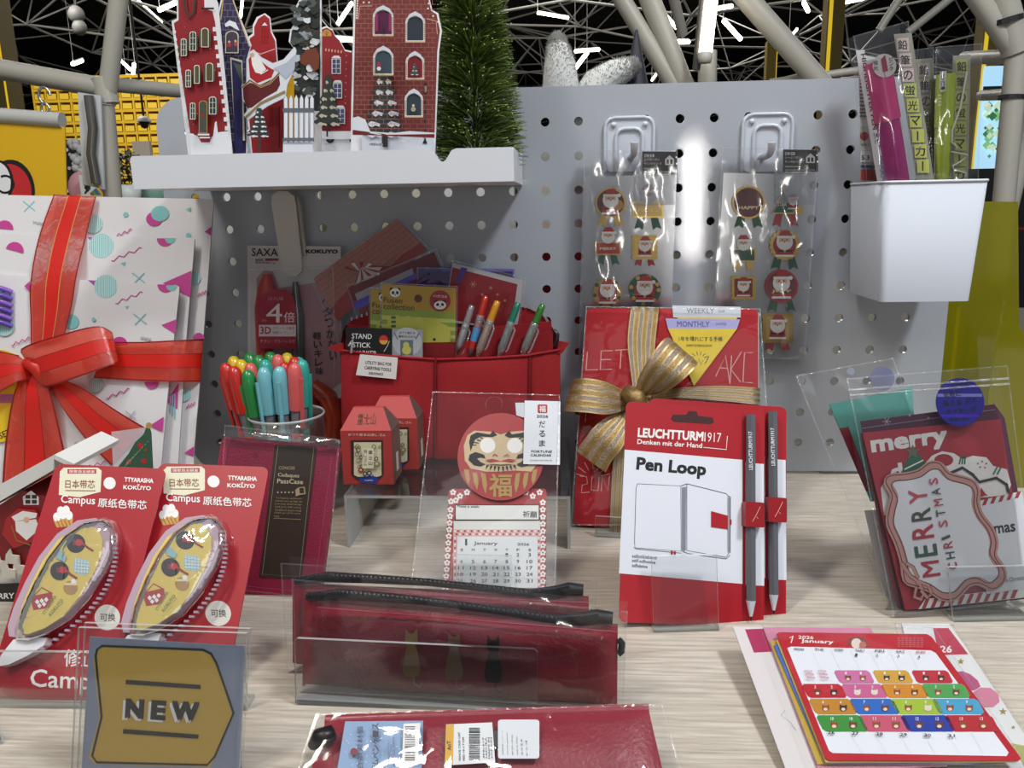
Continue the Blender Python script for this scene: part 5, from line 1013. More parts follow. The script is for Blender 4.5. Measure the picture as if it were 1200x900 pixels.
def red_bag():
    p=at(528,540,-72); c=Card('tool_bag',(p.x,-72,36.2),0,2,0,'open red canvas utility bag full of stationery, standing on the riser','bag'); c.cr=(270,220,2.8125); o=c.o
    def pan(pts,z,th,nm,mat=RB_):
        q=MB(); pp=[]
        for x,y in pts: X,Y=c.L(x,y,z); pp.append((X,max(Y,0)))
        q.prism(ccw(pp),z-th,z,mat); return q.build(nm,o)
    puffy(c,'front_pocket_panel',[(364,536),(678,566),(676,893),(368,893)],0,RB_,3.5,14,12,crumple=.5)
    puffy(c,'front_pocket_panel',[(680,566),(988,552),(986,893),(676,893)],0,RB_,3.5,14,12,crumple=.5)
    puffy(c,'front_pocket_panel',[(988,551),(1088,534),(1084,893),(986,893)],0,RB_,2,8,12,crumple=.4)
    pan([(380,500),(640,510),(760,508),(990,490),(1062,470),(1075,900),(366,900)],-10,1.2,'inner_pocket')
    pan([(386,450),(640,470),(900,455),(1058,440),(1066,900),(372,900)],-22,1.2,'inner_pocket')
    pan([(384,452),(400,436),(500,405),(620,388),(760,378),(900,382),(985,398),(1030,420),(1050,450),(1060,900),(384,900)],-48,1.5,'back_panel')
    q=MB(); L=lambda x,y,z:(lambda t:Vector((t[0],max(t[1],0),z)))(c.L(x,y,z))
    def sidep(xs):
        q=MB()
        vs=[];n=len(xs)
        for x,y,z in xs: vs+=[L(x,y,z),Vector((L(x,y,z).x,0,z))]
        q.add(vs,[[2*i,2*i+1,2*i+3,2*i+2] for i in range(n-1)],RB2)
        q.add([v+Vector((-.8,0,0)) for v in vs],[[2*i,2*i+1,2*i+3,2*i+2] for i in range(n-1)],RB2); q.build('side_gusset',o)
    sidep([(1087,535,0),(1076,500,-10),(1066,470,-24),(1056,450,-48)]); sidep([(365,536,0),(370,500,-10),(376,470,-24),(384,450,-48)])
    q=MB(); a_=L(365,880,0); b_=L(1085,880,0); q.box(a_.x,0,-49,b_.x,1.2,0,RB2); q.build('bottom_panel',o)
    for seq,nm in (([(364,536),(520,556),(678,566)],'hem'),([(680,566),(850,562),(988,552)],'hem'),([(988,551),(1088,534)],'hem')): q=MB(); q.tube([L(x,y,.6) for x,y in seq],1.0,RB_,8); q.build(nm,o)
    for x in (676,987): q=MB(); q.tube([L(x,560,1.2),L(x-2,720,1.6),L(x-2,890,1.2)],.7,RB2,6); q.build('seam_line',o)
    q=MB()
    zp=[(400,436),(500,405),(620,388),(760,378),(900,382),(985,398),(1030,420),(1050,450)]
    for i in range(len(zp)-1):
        for k in range(6): x=zp[i][0]+(zp[i+1][0]-zp[i][0])*k/6; y=zp[i][1]+(zp[i+1][1]-zp[i][1])*k/6; v=L(x,y,-47); q.box(v.x-.6,v.y-.2,-48,v.x+.6,v.y+2.2,-46.6,P('#c9c6c0',.3,metal=.7))
    tag(q.build('zipper_teeth',o),kind='stuff')
    a=c.art(5.2); a.slab([(428,549),(552,560),(546,631),(414,617)],P('#d9d6d2',.7),.4); a.text('UTILITY BAG FOR',(444,581),(531,588),11,INK,.03); a.text('CARRYING TOOLS',(442,598),(529,606),11,INK,.03); a.text('DELFONICS',(456,615),(503,619),8,INK,.02); a.build('sewn_label')
    q=MB(); q.prism(ccw([c.L(x,y,1) for x,y in [(322,524),(370,512),(372,545),(340,538)]]),-2,1,RB_); q.build('side_tab',o)
    q=MB(); q.prism(ccw([c.L(x,y,1) for x,y in [(1080,505),(1118,512),(1092,548),(1078,545)]]),-2,1,RB_); q.build('side_tab',o)
    q=MB(); q.tube([L(1066,470,0),L(1078,484,2),L(1076,505,2),L(1068,520,1)],1.5,P('#2b2b2e',.3,metal=.5),8); q.build('zip_pull',o)
    q=MB(); q.tube([L(390,520,2),L(402,500,3),L(398,545,3)],.9,P('#b9b9b9',.3,metal=.7),6); q.build('metal_ring',o)
    return c
bagc=red_bag()
def inbag(name,lab,cat,Y,group=None,tilt=2): p=at(528,540,Y); c=Card(name,(p.x,Y,38),0,tilt,0,lab,cat,group); c.cr=(270,220,2.8125); return c
def bag_items():
    c=inbag('paper_pack','salmon brick-pattern paper pack with umbrella print, tallest behind the red bag','paper pack',-14)
    a=c.art(0); q=[(275,298),(548,102),(648,205),(352,438)]; a.slab([(x*1,y) for x,y in q],P('#b9796c',.5),1)
    for k in range(1,9): t=k/9; a.line([(275+(352-275)*t,298+(438-298)*t),(548+(648-548)*t,102+(205-102)*t)],2,P('#a06459',.5)); 
    for k in range(1,11):
        for j in range(9): t=(k+(j%2)*.5)/11; u0,u1=j/9,(j+1)/9; a.line([(275+273*t+(77+23*t)*u0,298-196*t+(140-37*t)*u0),(275+273*t+(77+23*t)*u1,298-196*t+(140-37*t)*u1)],1.6,P('#a06459',.5)); a.z-=.04
    a.z+=.1; a.shape([(352,438),(648,205),(625,182),(560,225),(530,260),(460,255),(410,310),(330,400)],P('#a03a3c',.5))
    for k in range(6): a.shape([(430,280),(430+62*math.cos(R(-150+k*28)),278+44*math.sin(R(-150+k*28))+10),(430+62*math.cos(R(-138+k*28)),278+44*math.sin(R(-138+k*28))+10)],SW if k%2 else P('#a03a3c',.5))
    a.shape([(400,330),(430,262),(500,262),(470,300),(430,310)],P('#d8c9c0',.5)); [a.shape([(430,262),(404+k*26,322-k*14),(414+k*26,316-k*14)],P('#a03a3c',.5)) for k in range(4)]; a.build('printed_card')
    bag(c,'film_bag',[(262,300),(556,96),(664,208),(360,520)],2.6,FLATF,8,8,1)
    c=inbag('paper_pack','dark red paper pack in film lying across below the salmon one, behind the bag','paper pack',-17)
    a=c.art(0); a.slab([(388,330),(672,212),(700,280),(640,420),(440,440)],P('#7c2b30',.5),.8); a.shape([(402,378),(612,280),(614,300),(420,402)],P('#5a4cc0',.3,coat=.5)); a.shape([(410,350),(600,265),(604,284),(418,372)],P('#a9a6ad',.4)); a.build('printed_card'); bag(c,'film_bag',[(382,322),(680,200),(716,300),(420,450)],2.2,FLATF,8,8,1)
    c=inbag('envelope_pack','envelope pack under painted violet glare seen between the yellow cards and the red card','paper pack',-19.5)
    a=c.art(0); a.slab([(622,278),(930,276),(930,470),(622,470)],P('#6b1f3c',.4),.8); a.shape([(622,300),(740,300),(740,330),(622,330)],P('#7a3a58',.4)); a.build('printed_card'); bag(c,'film_bag',[(615,262),(936,268),(936,480),(615,480)],1.8,film('violet glare film',tint='#cfc8ff',base=.08,top=.8,bump=.5,bs=40,haze=.05,hazecol='#6a4fe0'),8,8,1)  # violet reflections are put into the film's tint and haze
    c=inbag('greeting_card_pack','red greeting card with white border in film, right in the red bag','card',-24.5)
    a=c.art(0); a.slab([(734,248),(970,306),(944,470),(700,440)],P('#d2ced0',.5),.8); a.shape([(732,262),(946,318),(925,470),(703,430)],P('#9c1a22',.45))
    for x,y,s_ in ((800,318,12),(858,330,6),(880,352,5),(830,352,5),(905,372,5)): [a.line([(x-s_*math.cos(R(t)),y-s_*math.sin(R(t))),(x+s_*math.cos(R(t)),y+s_*math.sin(R(t)))],1.6,P('#caa07a',.5)) for t in (0,60,120)]
    a.shape([(760,262),(782,266),(752,318),(742,312)],P('#5a38a8',.4)); a.build('printed_card'); bag(c,'film_bag',[(731,238),(974,296),(950,480),(700,460)],1.8,FLATF,8,8,1)
    # note packs
    def fusen(lab,dx,dy,Y):
        c=inbag('sticky_note_pack',lab,'sticky notes',Y,'yellow animal sticky note packs in the red bag'); T=lambda pts:[(x+dx,y+dy) for x,y in pts]
        a=c.art(0); a.slab(T([(500,318),(743,330),(740,560),(497,560)]),P('#b38e2c',.45),.8); a.shape(T([(500,395),(742,412),(740,560),(498,560)]),P('#8fa23a',.5)); [a.shape(T([(499,420+k*28),(741,434+k*26),(741,446+k*26),(499,434+k*28)]),P('#c3c46a',.5)) for k in range(4)]; a.build('printed_card')
        a=c.art(1); a.text('Fusen',(504+dx,378+dy),(566+dx,382+dy),18,P('#4c4a1c',.5),.02); a.text('collection',(504+dx,400+dy),(606+dx,406+dy),20,P('#4c4a1c',.5),.02); a.build('title_text')
        a=c.art(1); x,y=543+dx,346+dy; a.disc(x-12,y-11,6,INK); a.disc(x+12,y-10,6,INK); a.disc(x,y,17,SW,ry=15,n=20); a.disc(x-7,y,4.5,INK,ry=5.5); a.disc(x+7,y,4.5,INK,ry=5.5); a.disc(x,y+7,2.4,INK,n=8); a.disc(619+dx,365+dy,13,P('#5c2410',.5)); a.build('panda_face')
        a=c.art(1); x,y=691+dx,373+dy; a.disc(x,y,35,P('#9c1f22',.5),n=26); a.text('パンダになる!',(x-24,y-12),(x+22,y-10),9,SW,.01); a.text('癒し系ふせん',(x-28,y),(x+26,y+2),8,SW,.01) if 0 else None; a.disc(x-14,y+2,6,INK); a.disc(x+14,y+2,6,INK); a.disc(x,y+14,20,SW,ry=14,n=20); a.disc(x-8,y+12,5,INK); a.disc(x+8,y+12,5,INK); a.disc(x,y+19,2,INK,n=8); a.build('round_badge')
        a=c.art(1); pts=[(515,560),(512,470),(520,436)]+[(548+k*38+17*math.cos(R(t)),434+k*3-16*math.sin(R(t))) for k in range(4) for t in (150,100,50,10)]+[(716,455),(726,480),(722,560)]; a.slab(T(pts),P('#c9c84e',.5),1.2); a.disc(672+dx,500+dy,5,INK); [a.rect(530+dx,424+dy+k*14,545+dx,432+dy+k*14,P('#3f6a3a',.5)) for k in range(5)]; a.build('note_pad')
        bag(c,'film_bag',T([(494,312),(749,324),(746,565),(492,565)]),3.2,FLATF,6,6,.7)
    fusen('yellow sticky note pack with panda print, the front one of two',0,0,-59.6); fusen('yellow sticky note pack with panda print, mostly hidden behind the front one',-37,16,-55)
    c=inbag('marker_note_pack','black pack of standing stick markers tucked in the left front pocket','sticky notes',-69.8)
    a=c.art(-.2); a.slab([(380,460),(534,464),(534,600),(388,600)],P('#17191b',.45),.8); a.build('black_card') 
    a=c.art(-.2); a.slab([(534,464),(634,467),(634,600),(534,600)],P('#8f9398',.45),.8); a.build('grey_card')
    a=c.art(.7); [a.text(t,(x0,y0),(x1,y0+2),17,SW,.01) for t,x0,x1,y0 in (('STAND',400,466,497),('STICK',403,462,526),('MARKER',406,482,553))]; a.disc(505,500,14,P('#c8342a',.4),n=20); a.disc(505,503,14,P('#d9a13a',.4),n=16,a0=180,a1=360); a.line([(506,540),(518,520),(524,505)],1.4,SW); a.build('title_text')
    a=c.art(.7); a.disc(582,508,48,P('#a9adb2',.45),n=28); a.text('立てて使える!',(556,482),(610,483),8,INK,.01); a.text('便利なふせん',(554,494),(612,495),8,INK,.01); a.rect(560,502,602,552,P('#5c6a70',.5)); a.disc(581,535,15,P('#b9b45a',.5),n=16); a.disc(579,518,10,P('#b9b45a',.5),n=14); a.line([(540,478),(552,500)],2,INK); a.line([(622,478),(610,500)],2,INK); a.build('picture_badge')
bag_items()
def pens_in_bag():
    for k,(x0,y0,x1,y1,col,lab) in enumerate(((665,290,600,500,None,'clear capped pen, leftmost of the pens in the red bag'),(745,235,672,520,'#b9281c','red retractable pen with blue and white wrap, in the red bag'),(815,265,694,590,'#c98a14','yellow-orange retractable pen in the red bag pocket'),(935,275,822,590,'#14705a','teal green retractable pen in the red bag pocket'),(1080,285,958,580,'#2f7024','leaf green retractable pen, rightmost in the red bag'))):
        Y=-67.5 if k>1 else -59; a=at(420+x0/5,300+y0/5,Y+2); b=at(420+x1/5,300+y1/5,Y); d=a-b; ext=(20 if k>1 else 26); b=b-d.normalized()*ext*(0 if k>1 else .35); d=a-b; L=d.length; o=empty('retractable_pen',b,lab,'pen','retractable pens in the red bag'); o.rotation_euler=d.to_track_quat('Z','Y').to_euler()
        m=P(col,.3,coat=.3) if col else film('clear pen plastic',base=.15,top=.9,haze=.18); CB=film('clear pen plastic',base=.15,top=.9,haze=.18)
        q=MB(); q.lathe([(.1,0),(1,0),(2.9,7),(2.9,L-16),(2.6,L-14),(.1,L-14)],CB,n=14); q.build('clear_barrel',o)
        q=MB(); q.lathe([(.1,3),(1.7,6),(1.7,L*.62),(.1,L*.62)],m if col else P('#b8b8ba',.4),n=10); q.build('ink_tube',o)
        q=MB(); q.lathe([(2.6,L-16),(2.5,L-4),(2.0,L),(.1,L+.4)],m,n=12); q.build('push_button',o)
        q=MB(); q.lathe([(1.4,L*.62),(2.0,L*.64),(2.0,L-18),(1.4,L-16)],P('#d6d3cc',.3),n=10); q.build('white_spring_sleeve',o)
        q=MB(); q.tube([(0,-2.6,L-17),(0,-4.4,L-19),(0,-4.4,L-34),(0,-3.4,L-36)],[.7,.9,.9,.7],CB,8); q.build('pocket_clip',o)
        if k==1: q=MB(); q.lathe([(3.05,12),(3.05,22)],P('#4f8fc0',.4),n=14); q.build('blue_wrap',o); q=MB(); q.lathe([(3.05,6),(3.05,12)],P('#b02a22',.4),n=14); q.build('red_wrap',o)
pens_in_bag()
# ---- planner wrapped with gold ribbon ----
def planner():
    c=Card('planner_gift',(79.1,-123.5,0),-8.8,28.6,.3,'red planner in film tied with wide gold ribbon and yellow triangle labels','planner'); c.cr=(660,350,2.25); c.ymin=2; w,h=121.7,161.6
    q=MB(); q.prism([(x,y+h/2+2) for x,y in rrect(-w/2,-h/2+1,w/2,h/2-2,4)],-9,0,P('#9e0f1b',.65,spec=.25)); q.build('planner_cover',c.o)
    q=MB(); q.prism([(x,y+h/2) for x,y in rrect(-w/2+1.5,-h/2+4.5,w/2+.6,h/2-1.5,2)],-8,-1.5,P('#d8cfc4',.6)); q.build('page_block',c.o)
    LT=P('#c9948c',.5); a=c.art(.1)
    for pts in ([(64,140),(60,188),(92,187)],[(130,137),(100,138),(98,187),(128,186)],[(99,161),(126,160)],[(138,136),(170,134)],[(153,136),(150,185)],[(402,205),(428,150),(440,225)],[(412,182),(434,184)],[(444,150),(440,222)],[(470,140),(442,186),(468,220)],[(500,142),(478,142),(474,220),(500,222)]): a.line(pts,2.4,LT)
    for pts in ([(70,510),(48,512),(50,492),(64,488),(62,470),(44,468)],[(76,470),(74,505),(92,506),(95,470)],[(100,508),(103,470),(118,506),(122,468)],[(60,300),(58,325)]): a.line(pts,2.2,LT)
    for t in range(7): A=R(180-t*30); a.line([(78+22*math.cos(A),468-18*math.sin(A)),(78+44*math.cos(A),462-36*math.sin(A))],2,LT)
    a.build('cover_lettering')
    YL=P('#d3b40c',.4); LV=P('#9a98c8',.45); c2=c
    a=c.art(.5); a.slab([(288,18),(468,22),(468,50),(290,50)],P('#b9bcc4',.45),.3); a.text('WEEKLY',(325,38),(398,39),14,P('#6c7078',.5),.01); a.text('2026年',(408,37),(426,37),8,P('#6c7078',.5)); a.slab([(300,50),(460,50),(390,150)],YL,.2); a.build('weekly_label')
    a=c.art(1.3); a.shape([(270,52),(466,55),(458,80),(276,78)],LV); a.shape([(276,78),(458,80),(345,230)],YL); a.text('MONTHLY',(300,74),(386,75),15,P('#4c4a86',.5),.02); a.text('2026年版',(402,70),(430,70),8,P('#4c4a86',.5)); a.text('1年を晴れにする手帳',(305,112),(420,113),13,INK,.01); a.text('SUNNY SCHEDULE BOOK',(325,126),(393,127),6,INK,.01)
    for t in range(6): A=R(165-t*30); a.line([(358+14*math.cos(A),158-10*math.sin(A)),(358+24*math.cos(A),156-17*math.sin(A))],1.6,INK)
    a.line([(340,175),(346,158),(352,175),(358,158),(364,175),(368,162),(374,172),(384,152)],1.8,INK); a.build('monthly_label')
    GR=P('#8a7044',.38,metal=.6,bump=.5,bs=900); GS=film('sheer gold mesh',tint='#caa860',base=.15,top=.6,rough=.35,haze=.62,hazecol='#7d653c',bump=.5,bs=700); GE=P('#a89064',.35,metal=.7)
    rm=[(.04,GE),(.16,GS),(.2,GE),(.32,GR),(.36,GE),(.48,GS),(.52,GE),(.64,GR),(.68,GE),(.8,GS),(.84,GE),(.96,GR),(1,GE)]
    I=Matrix.Identity(4)
    def rib(pts,nm='gold_band'):
        L=lambda p,z:(*c.L(p[0],p[1],z),z); return ribbon([(L(a,z),L(b,z)) for a,b,z in pts],rm,nm,c.o,I)
    rib([((180,22),(254,26),-3),((178,28),(252,30),2.4),((170,110),(243,110),2.6),((178,190),(238,180),3),((188,262),(232,262),5)])
    rib([((200,285),(200,262),5),((290,262),(285,238),3),((400,268),(400,230),2.8),((500,278),(500,234),2.6),((520,282),(520,236),-4)])
    rib([((140,300),(178,300),3),((130,450),(168,450),2.6),((122,610),(160,612),2.6),((120,625),(160,626),-3)])
    rib([((188,282),(212,256),10),((196,215),(270,245),20),((232,150),(318,212),28),((268,105),(352,176),24),((285,118),(345,170),14),((240,200),(280,230),8)],'ribbon_loop')
    rib([((178,290),(182,256),10),((120,305),(120,222),22),((60,300),(64,210),28),((4,296),(30,213),22),((20,290),(34,222),12),((110,280),(110,240),6)],'ribbon_loop')
    rib([((158,285),(196,300),10),((90,330),(160,385),18),((50,378),(128,428),16),((34,402),(112,458),14)],'ribbon_tail')
    q=MB(); L=lambda x,y,z:Vector((*c.L(x,y,z),z)); q.tube([L(160,262,8),L(172,250,14),L(190,262,18),L(202,290,14),L(196,300,8)],[3,6,7.5,6,3],GR,10); q.build('ribbon_knot',c.o)
    bag(c,'film_wrap',[(60,20),(520,26),(560,600),(18,622)],4.2,film('very clear film',base=.004,top=.35,bump=.5,bs=30,rough=.05,dist=.003),14,16,1.6)
planner()
lipstand('acrylic_stand','small clear acrylic stand under the gold-ribboned planner',(68,-133,0),-8,70,14,11,tilt=6)
# ---- pen loop cards ----
def pen_loop():
    c=Card('pen_loop_card',(79.7,-242,0),9.6,21,-6.3,'white and red card of a pen loop with grey pencil, the front one','pen loop pack','pen loop cards on the acrylic stand'); c.cr=(660,350,2.25); w,h=77.9,116.3
    RC=P('#a51522',.4); WC=P('#dcdfe8',.4); q=MB(); q.prism([(x,y+h/2) for x,y in rrect(-w/2,-h/2,w/2,h/2,3.2)],-.7,0,RC); q.build('card_back',c.o)
    a=c.art(.06); a.shape([(162,398),(473,425),(473,752),(147,724)],WC); a.build('white_field')
    a=c.art(.06); a.shape([(481,432),(529,436),(530,757),(481,755)],WC); a.build('white_field')
    a=c.art(.06); a.shape([(284,318),(288,306),(325,306),(330,296),(352,297),(356,309),(394,313),(398,326),(388,331),(292,325)],P('#3c0a10',.6)); a.build('hang_slot')
    a=c.art(.1); a.line([(474,300),(474,858)],2,P('#7d0f18',.5)); a.build('fold_line')
    a=c.art(.1); a.text('LEUCHTTURM',(196,365),(369,376),25,SW,.06); a.text('1917',(372,377),(416,379),25,SW,.0); a.text('Denken mit der Hand',(195,383),(366,394),13,SW,.03); a.line([(370,392),(430,398),(433,362)],1.8,SW); a.build('logo_text')
    a=c.art(.1); a.text('Pen Loop',(191,461),(375,477),44,INK,.06); a.build('title_text')
    a=c.art(.1); K=P('#2c2c30',.5)
    for pts in ([(196,488),(310,494),(311,666),(190,657),(188,645),(192,500),(196,488)],[(186,655),(192,660),(312,671)],[(326,488),(430,514),(436,522),(436,672),(430,682),(326,664),(326,488)],[(314,666),(330,672),(430,686),(440,676)],[(310,494),(326,488)],[(437,520),(441,522),(440,670)]): a.line(pts,1.5,K)
    a.shape([(313,498),(324,496),(323,664),(313,664)],P('#7d828c',.5)); a.shape([(390,560),(434,572),(434,608),(390,602)],RC); a.shape([(430,582),(444,582),(444,596),(430,596)],RC); a.shape([(434,523),(439,524),(438,668),(434,664)],P('#8d929a',.5)); a.shape([(284,664),(289,664),(289,678),(284,676)],RC); a.shape([(292,666),(297,666),(297,678),(292,678)],RC); a.build('notebook_drawing')
    a=c.art(.1); a.text('selbstklebend',(181,683),(246,688),10,INK,.01); a.text('self-adhesive',(181,694),(243,700),9,INK,.01); a.text('adhésive',(181,707),(222,711),9,INK,.01); a.build('small_text')
    L=lambda x,y,z:Vector((*c.L(x,y,z),z)); G=P('#5c5d63',.4)
    q=MB(); q.tube([L(494,307,2.6),L(495,796,2.6)],[2.7,2.7],G,6,smooth=False); q.build('pencil_shaft',c.o); q=MB(); q.tube([L(495,796,2.6),L(495,838,2.6)],[2.7,.8],P('#c9cdd6',.5),8); q.build('sharpened_wood',c.o); q=MB(); q.tube([L(495,838,2.6),L(495,851,2.6)],[.8,.15],INK,8); q.build('lead_tip',c.o)
    a=c.art(5.4); a.text('LEUCHTTURM1917',(500,451),(498,350),10,P('#d6d8dc',.5),.03); a.build('pencil_lettering')
    q=MB(); A=L(470,535,0); B=L(519,603,0); q.prism([(x+(A.x+B.x)/2,y+(A.y+B.y)/2) for x,y in rrect(-(B.x-A.x)/2,-(A.y-B.y)/2,(B.x-A.x)/2,(A.y-B.y)/2,1)],.3,6.2,P('#8f0f1a',.4)); q.build('red_loop',c.o)
    a=c.art(6.3); a.line([(499,588),(508,572),(514,580)],1.6,P('#d99a98',.4)); a.line([(508,572),(520,548)],1.6,P('#d99a98',.4)); a.build('white_scratch')
    M=c.o.matrix_basis.copy(); M.translation=M.translation+Vector((13.5,7,0))*S; dup(c.o,M,label='white and red card of a pen loop, half hidden behind the front card')
pen_loop()
lipstand('acrylic_stand','small clear acrylic stand with square lip before the pen loop cards',(76,-249,0),5,34,38,16,tilt=14)
# ---- fortune calendar ----
def daruma():
    c=Card('fortune_calendar',(-33.7,-216.2,1.2),-2,36.8,0,'round red daruma desk calendar for January in a clear bag','calendar'); c.cr=(470,440,3.213); SP=P('#a32528',.45); 
    a=c.art(0); a.slab([(190,428),(540,428),(548,436),(546,828),(155,828),(165,700),(180,436)],SP,.8); a.build('calendar_base')
    a=c.art(.9); random.seed(41)
    def flower(x,y,r):
        for k in range(5): A=R(90+k*72); a.disc(x+r*.62*math.cos(A),y-r*.62*math.sin(A),r*.4,SW,n=8); a.z-=.04
        a.z-=.0
    for x,y in [(196+k*26,440+(k%2)*14) for k in range(3)]+[(470+k*26,440+(k%2)*14) for k in range(3)]+[(188,474),(206,470)]+[(185-k*.9 if 0 else 186-k*1.6,505+k*25) for k in range(13)]+[(534,478+k*27) for k in range(13)]: flower(x,y,12)
    a.build('flower_pattern')
    a=c.art(1.05); a.rect(202,485,522,546,INK); a.rect(206,489,518,542,P('#e3e3e0',.5)); a.text('Make a wish:',(211,497),(295,499),10,INK,.03); a.text('祈願',(458,534),(512,536),24,INK,.02); a.build('wish_box')
    a=c.art(1.05); a.rect(198,548,524,580,P('#dedfda',.5)); a.build('white_strip')
    a=c.art(1.05); a.rect(196,580,526,822,P('#d7a6a4',.5)); 
    for k in range(26):
        for j,y in enumerate((586,598)): a.disc(203+k*12.6+j*6,y,4.2,SP if (k+j)%2 else SW,n=6); a.z-=.04
    for k in range(17):
        for x in (203,519): a.disc(x,612+k*12.5,4.2,SP if k%2 else SW,n=6); a.z-=.04
    a.z+=.04; a.build('lace_border')
    a=c.art(1.3); a.slab([(212,607),(514,607),(515,800),(208,800)],P('#dfe2e4',.45),.4)
    a.text('1',(241,640),(249,640),25,INK,.02); a.text('January',(274,641),(363,642),16,INK,.02); a.text('2026',(438,640),(482,641),10,INK,.02)
    xs=[228,271,314,356,398,440,484]; 
    for x,ch in zip(xs,'SMTWTFS'): a.text(ch,(x-5,661),(x+6,661),9,P('#a9383a',.5) if x==228 else INK,.01); a.z-=.04
    d=1
    for r_,y in enumerate((682,707,731,755,780)):
        for k in range(7):
            if r_==0 and k<4: continue
            if d>31: break
            x=xs[k]+ (0 if k else -r_*1.5); ww=5 if d<10 else 11; a.text(str(d),(x-ww,y),(x+ww,y),13,P('#a9383a',.5) if k==0 or d==12 else INK,.015); a.z-=.04; d+=1
    a.build('month_sheet')
    # daruma face
    a=c.art(2); a.slab([(375+162*math.cos(R(t)),312-(169 if math.sin(R(t))>0 else 160)*math.sin(R(t))) for t in range(0,360,8)],P('#a5262a',.4),.9); a.build('daruma_body')
    a=c.art(3); BE=P('#c9b08c',.45); a.shape([(250,225),(275,208),(345,212),(375,222),(410,212),(480,206),(505,230),(518,275),(515,330),(490,362),(430,358),(375,362),(320,362),(262,350),(240,320),(236,265)],BE)
    a.disc(326,263,29,SW,n=22); a.disc(428,264,29,SW,n=22)
    for s_ in (0,1):
        X=(lambda x:x) if not s_ else (lambda x:752-x)
        a.shape([(X(256),250),(X(262),226),(X(285),214),(X(335),222),(X(345),208),(X(362),224),(X(345),232),(X(300),230),(X(278),242),(X(268),268),(X(262),285)],INK)
        for k in range(4): a.line([(X(262+k*12),262-k*10),(X(284+k*8),262-k*8)],3.5,INK)
        a.shape([(X(254),318),(X(258),298),(X(280),288),(X(312),298),(X(318),312),(X(300),308),(X(285),312),(X(300),326),(X(318),334),(X(300),342),(X(275),338)],INK)
        for k in range(4): A=k*22; a.shape([(X(322+k*14),336+k*2),(X(331+k*14),338+k*2),(X(318+k*16),354+k*4)],INK)
        a.line([(X(345),304),(X(352),296),(X(364),303)],3.5,P('#8f2c26',.5))
    a.shape([(316,318),(345,314),(375,322),(405,314),(436,318),(405,326),(375,326),(345,326)],P('#a3262a',.45)); a.shape([(318,330),(375,324),(432,330),(375,336)],BE); a.build('daruma_face')
    a=c.art(3); GD=P('#a3864a',.45,metal=.2)
    for s_ in (0,1):
        X=(lambda x:x) if not s_ else (lambda x:750-x)
        for k,(y0,y1) in enumerate(((352,412),(364,432),(366,446))): x=246+k*32; a.shape([(X(x-9),y0),(X(x+8),y0+4),(X(x+14),(y0+y1)/2+6),(X(x+8),y1),(X(x-3),(y0+y1)/2+8)],GD)
    a.text('福',(332,458),(418,458),88,GD,.03); a.build('gold_character')
    a=c.art(3.6); a.slab([(430,103),(466,103),(466,160),(434,150)],P('#c9ccd2',.4),.2); a.build('rear_tag')
    a=c.art(4.2); a.slab([(466,95),(600,98),(598,337),(460,334)],P('#dfe2e8',.35),.3); a.shape(rrect(514,109,551,142,5),P('#a82028',.4)); a.text('福',(520,138),(545,138),24,SW,.02); a.text('2026',(510,159),(554,160),11,INK,.03); [a.text(ch,(519,195+k*36),(543,195+k*36),24,INK,.01) for k,ch in enumerate('だるま')]; a.text('FORTUNE',(490,290),(568,291),9,INK,.02); a.text('CALENDAR',(488,304),(566,305),9,INK,.02); a.text('TO WRITE YOUR WISH ON',(485,322),(568,322),5,INK); a.build('hang_tag')
    bag(c,'clear_bag',[(118,60),(600,72),(580,832),(32,832)],5.6,FLATF,10,14,1)
    q=MB(); x,y=c.L(350,108,7); q.lathe([(5.0,0),(5.3,.4)],SEAM,c=(x,y,7),n=20); q.build('hang_hole',c.o)
daruma()
lipstand('acrylic_stand','narrow clear acrylic stand holding the daruma calendar bag',(-34,-225,0),-2,34,24,14,tilt=30)
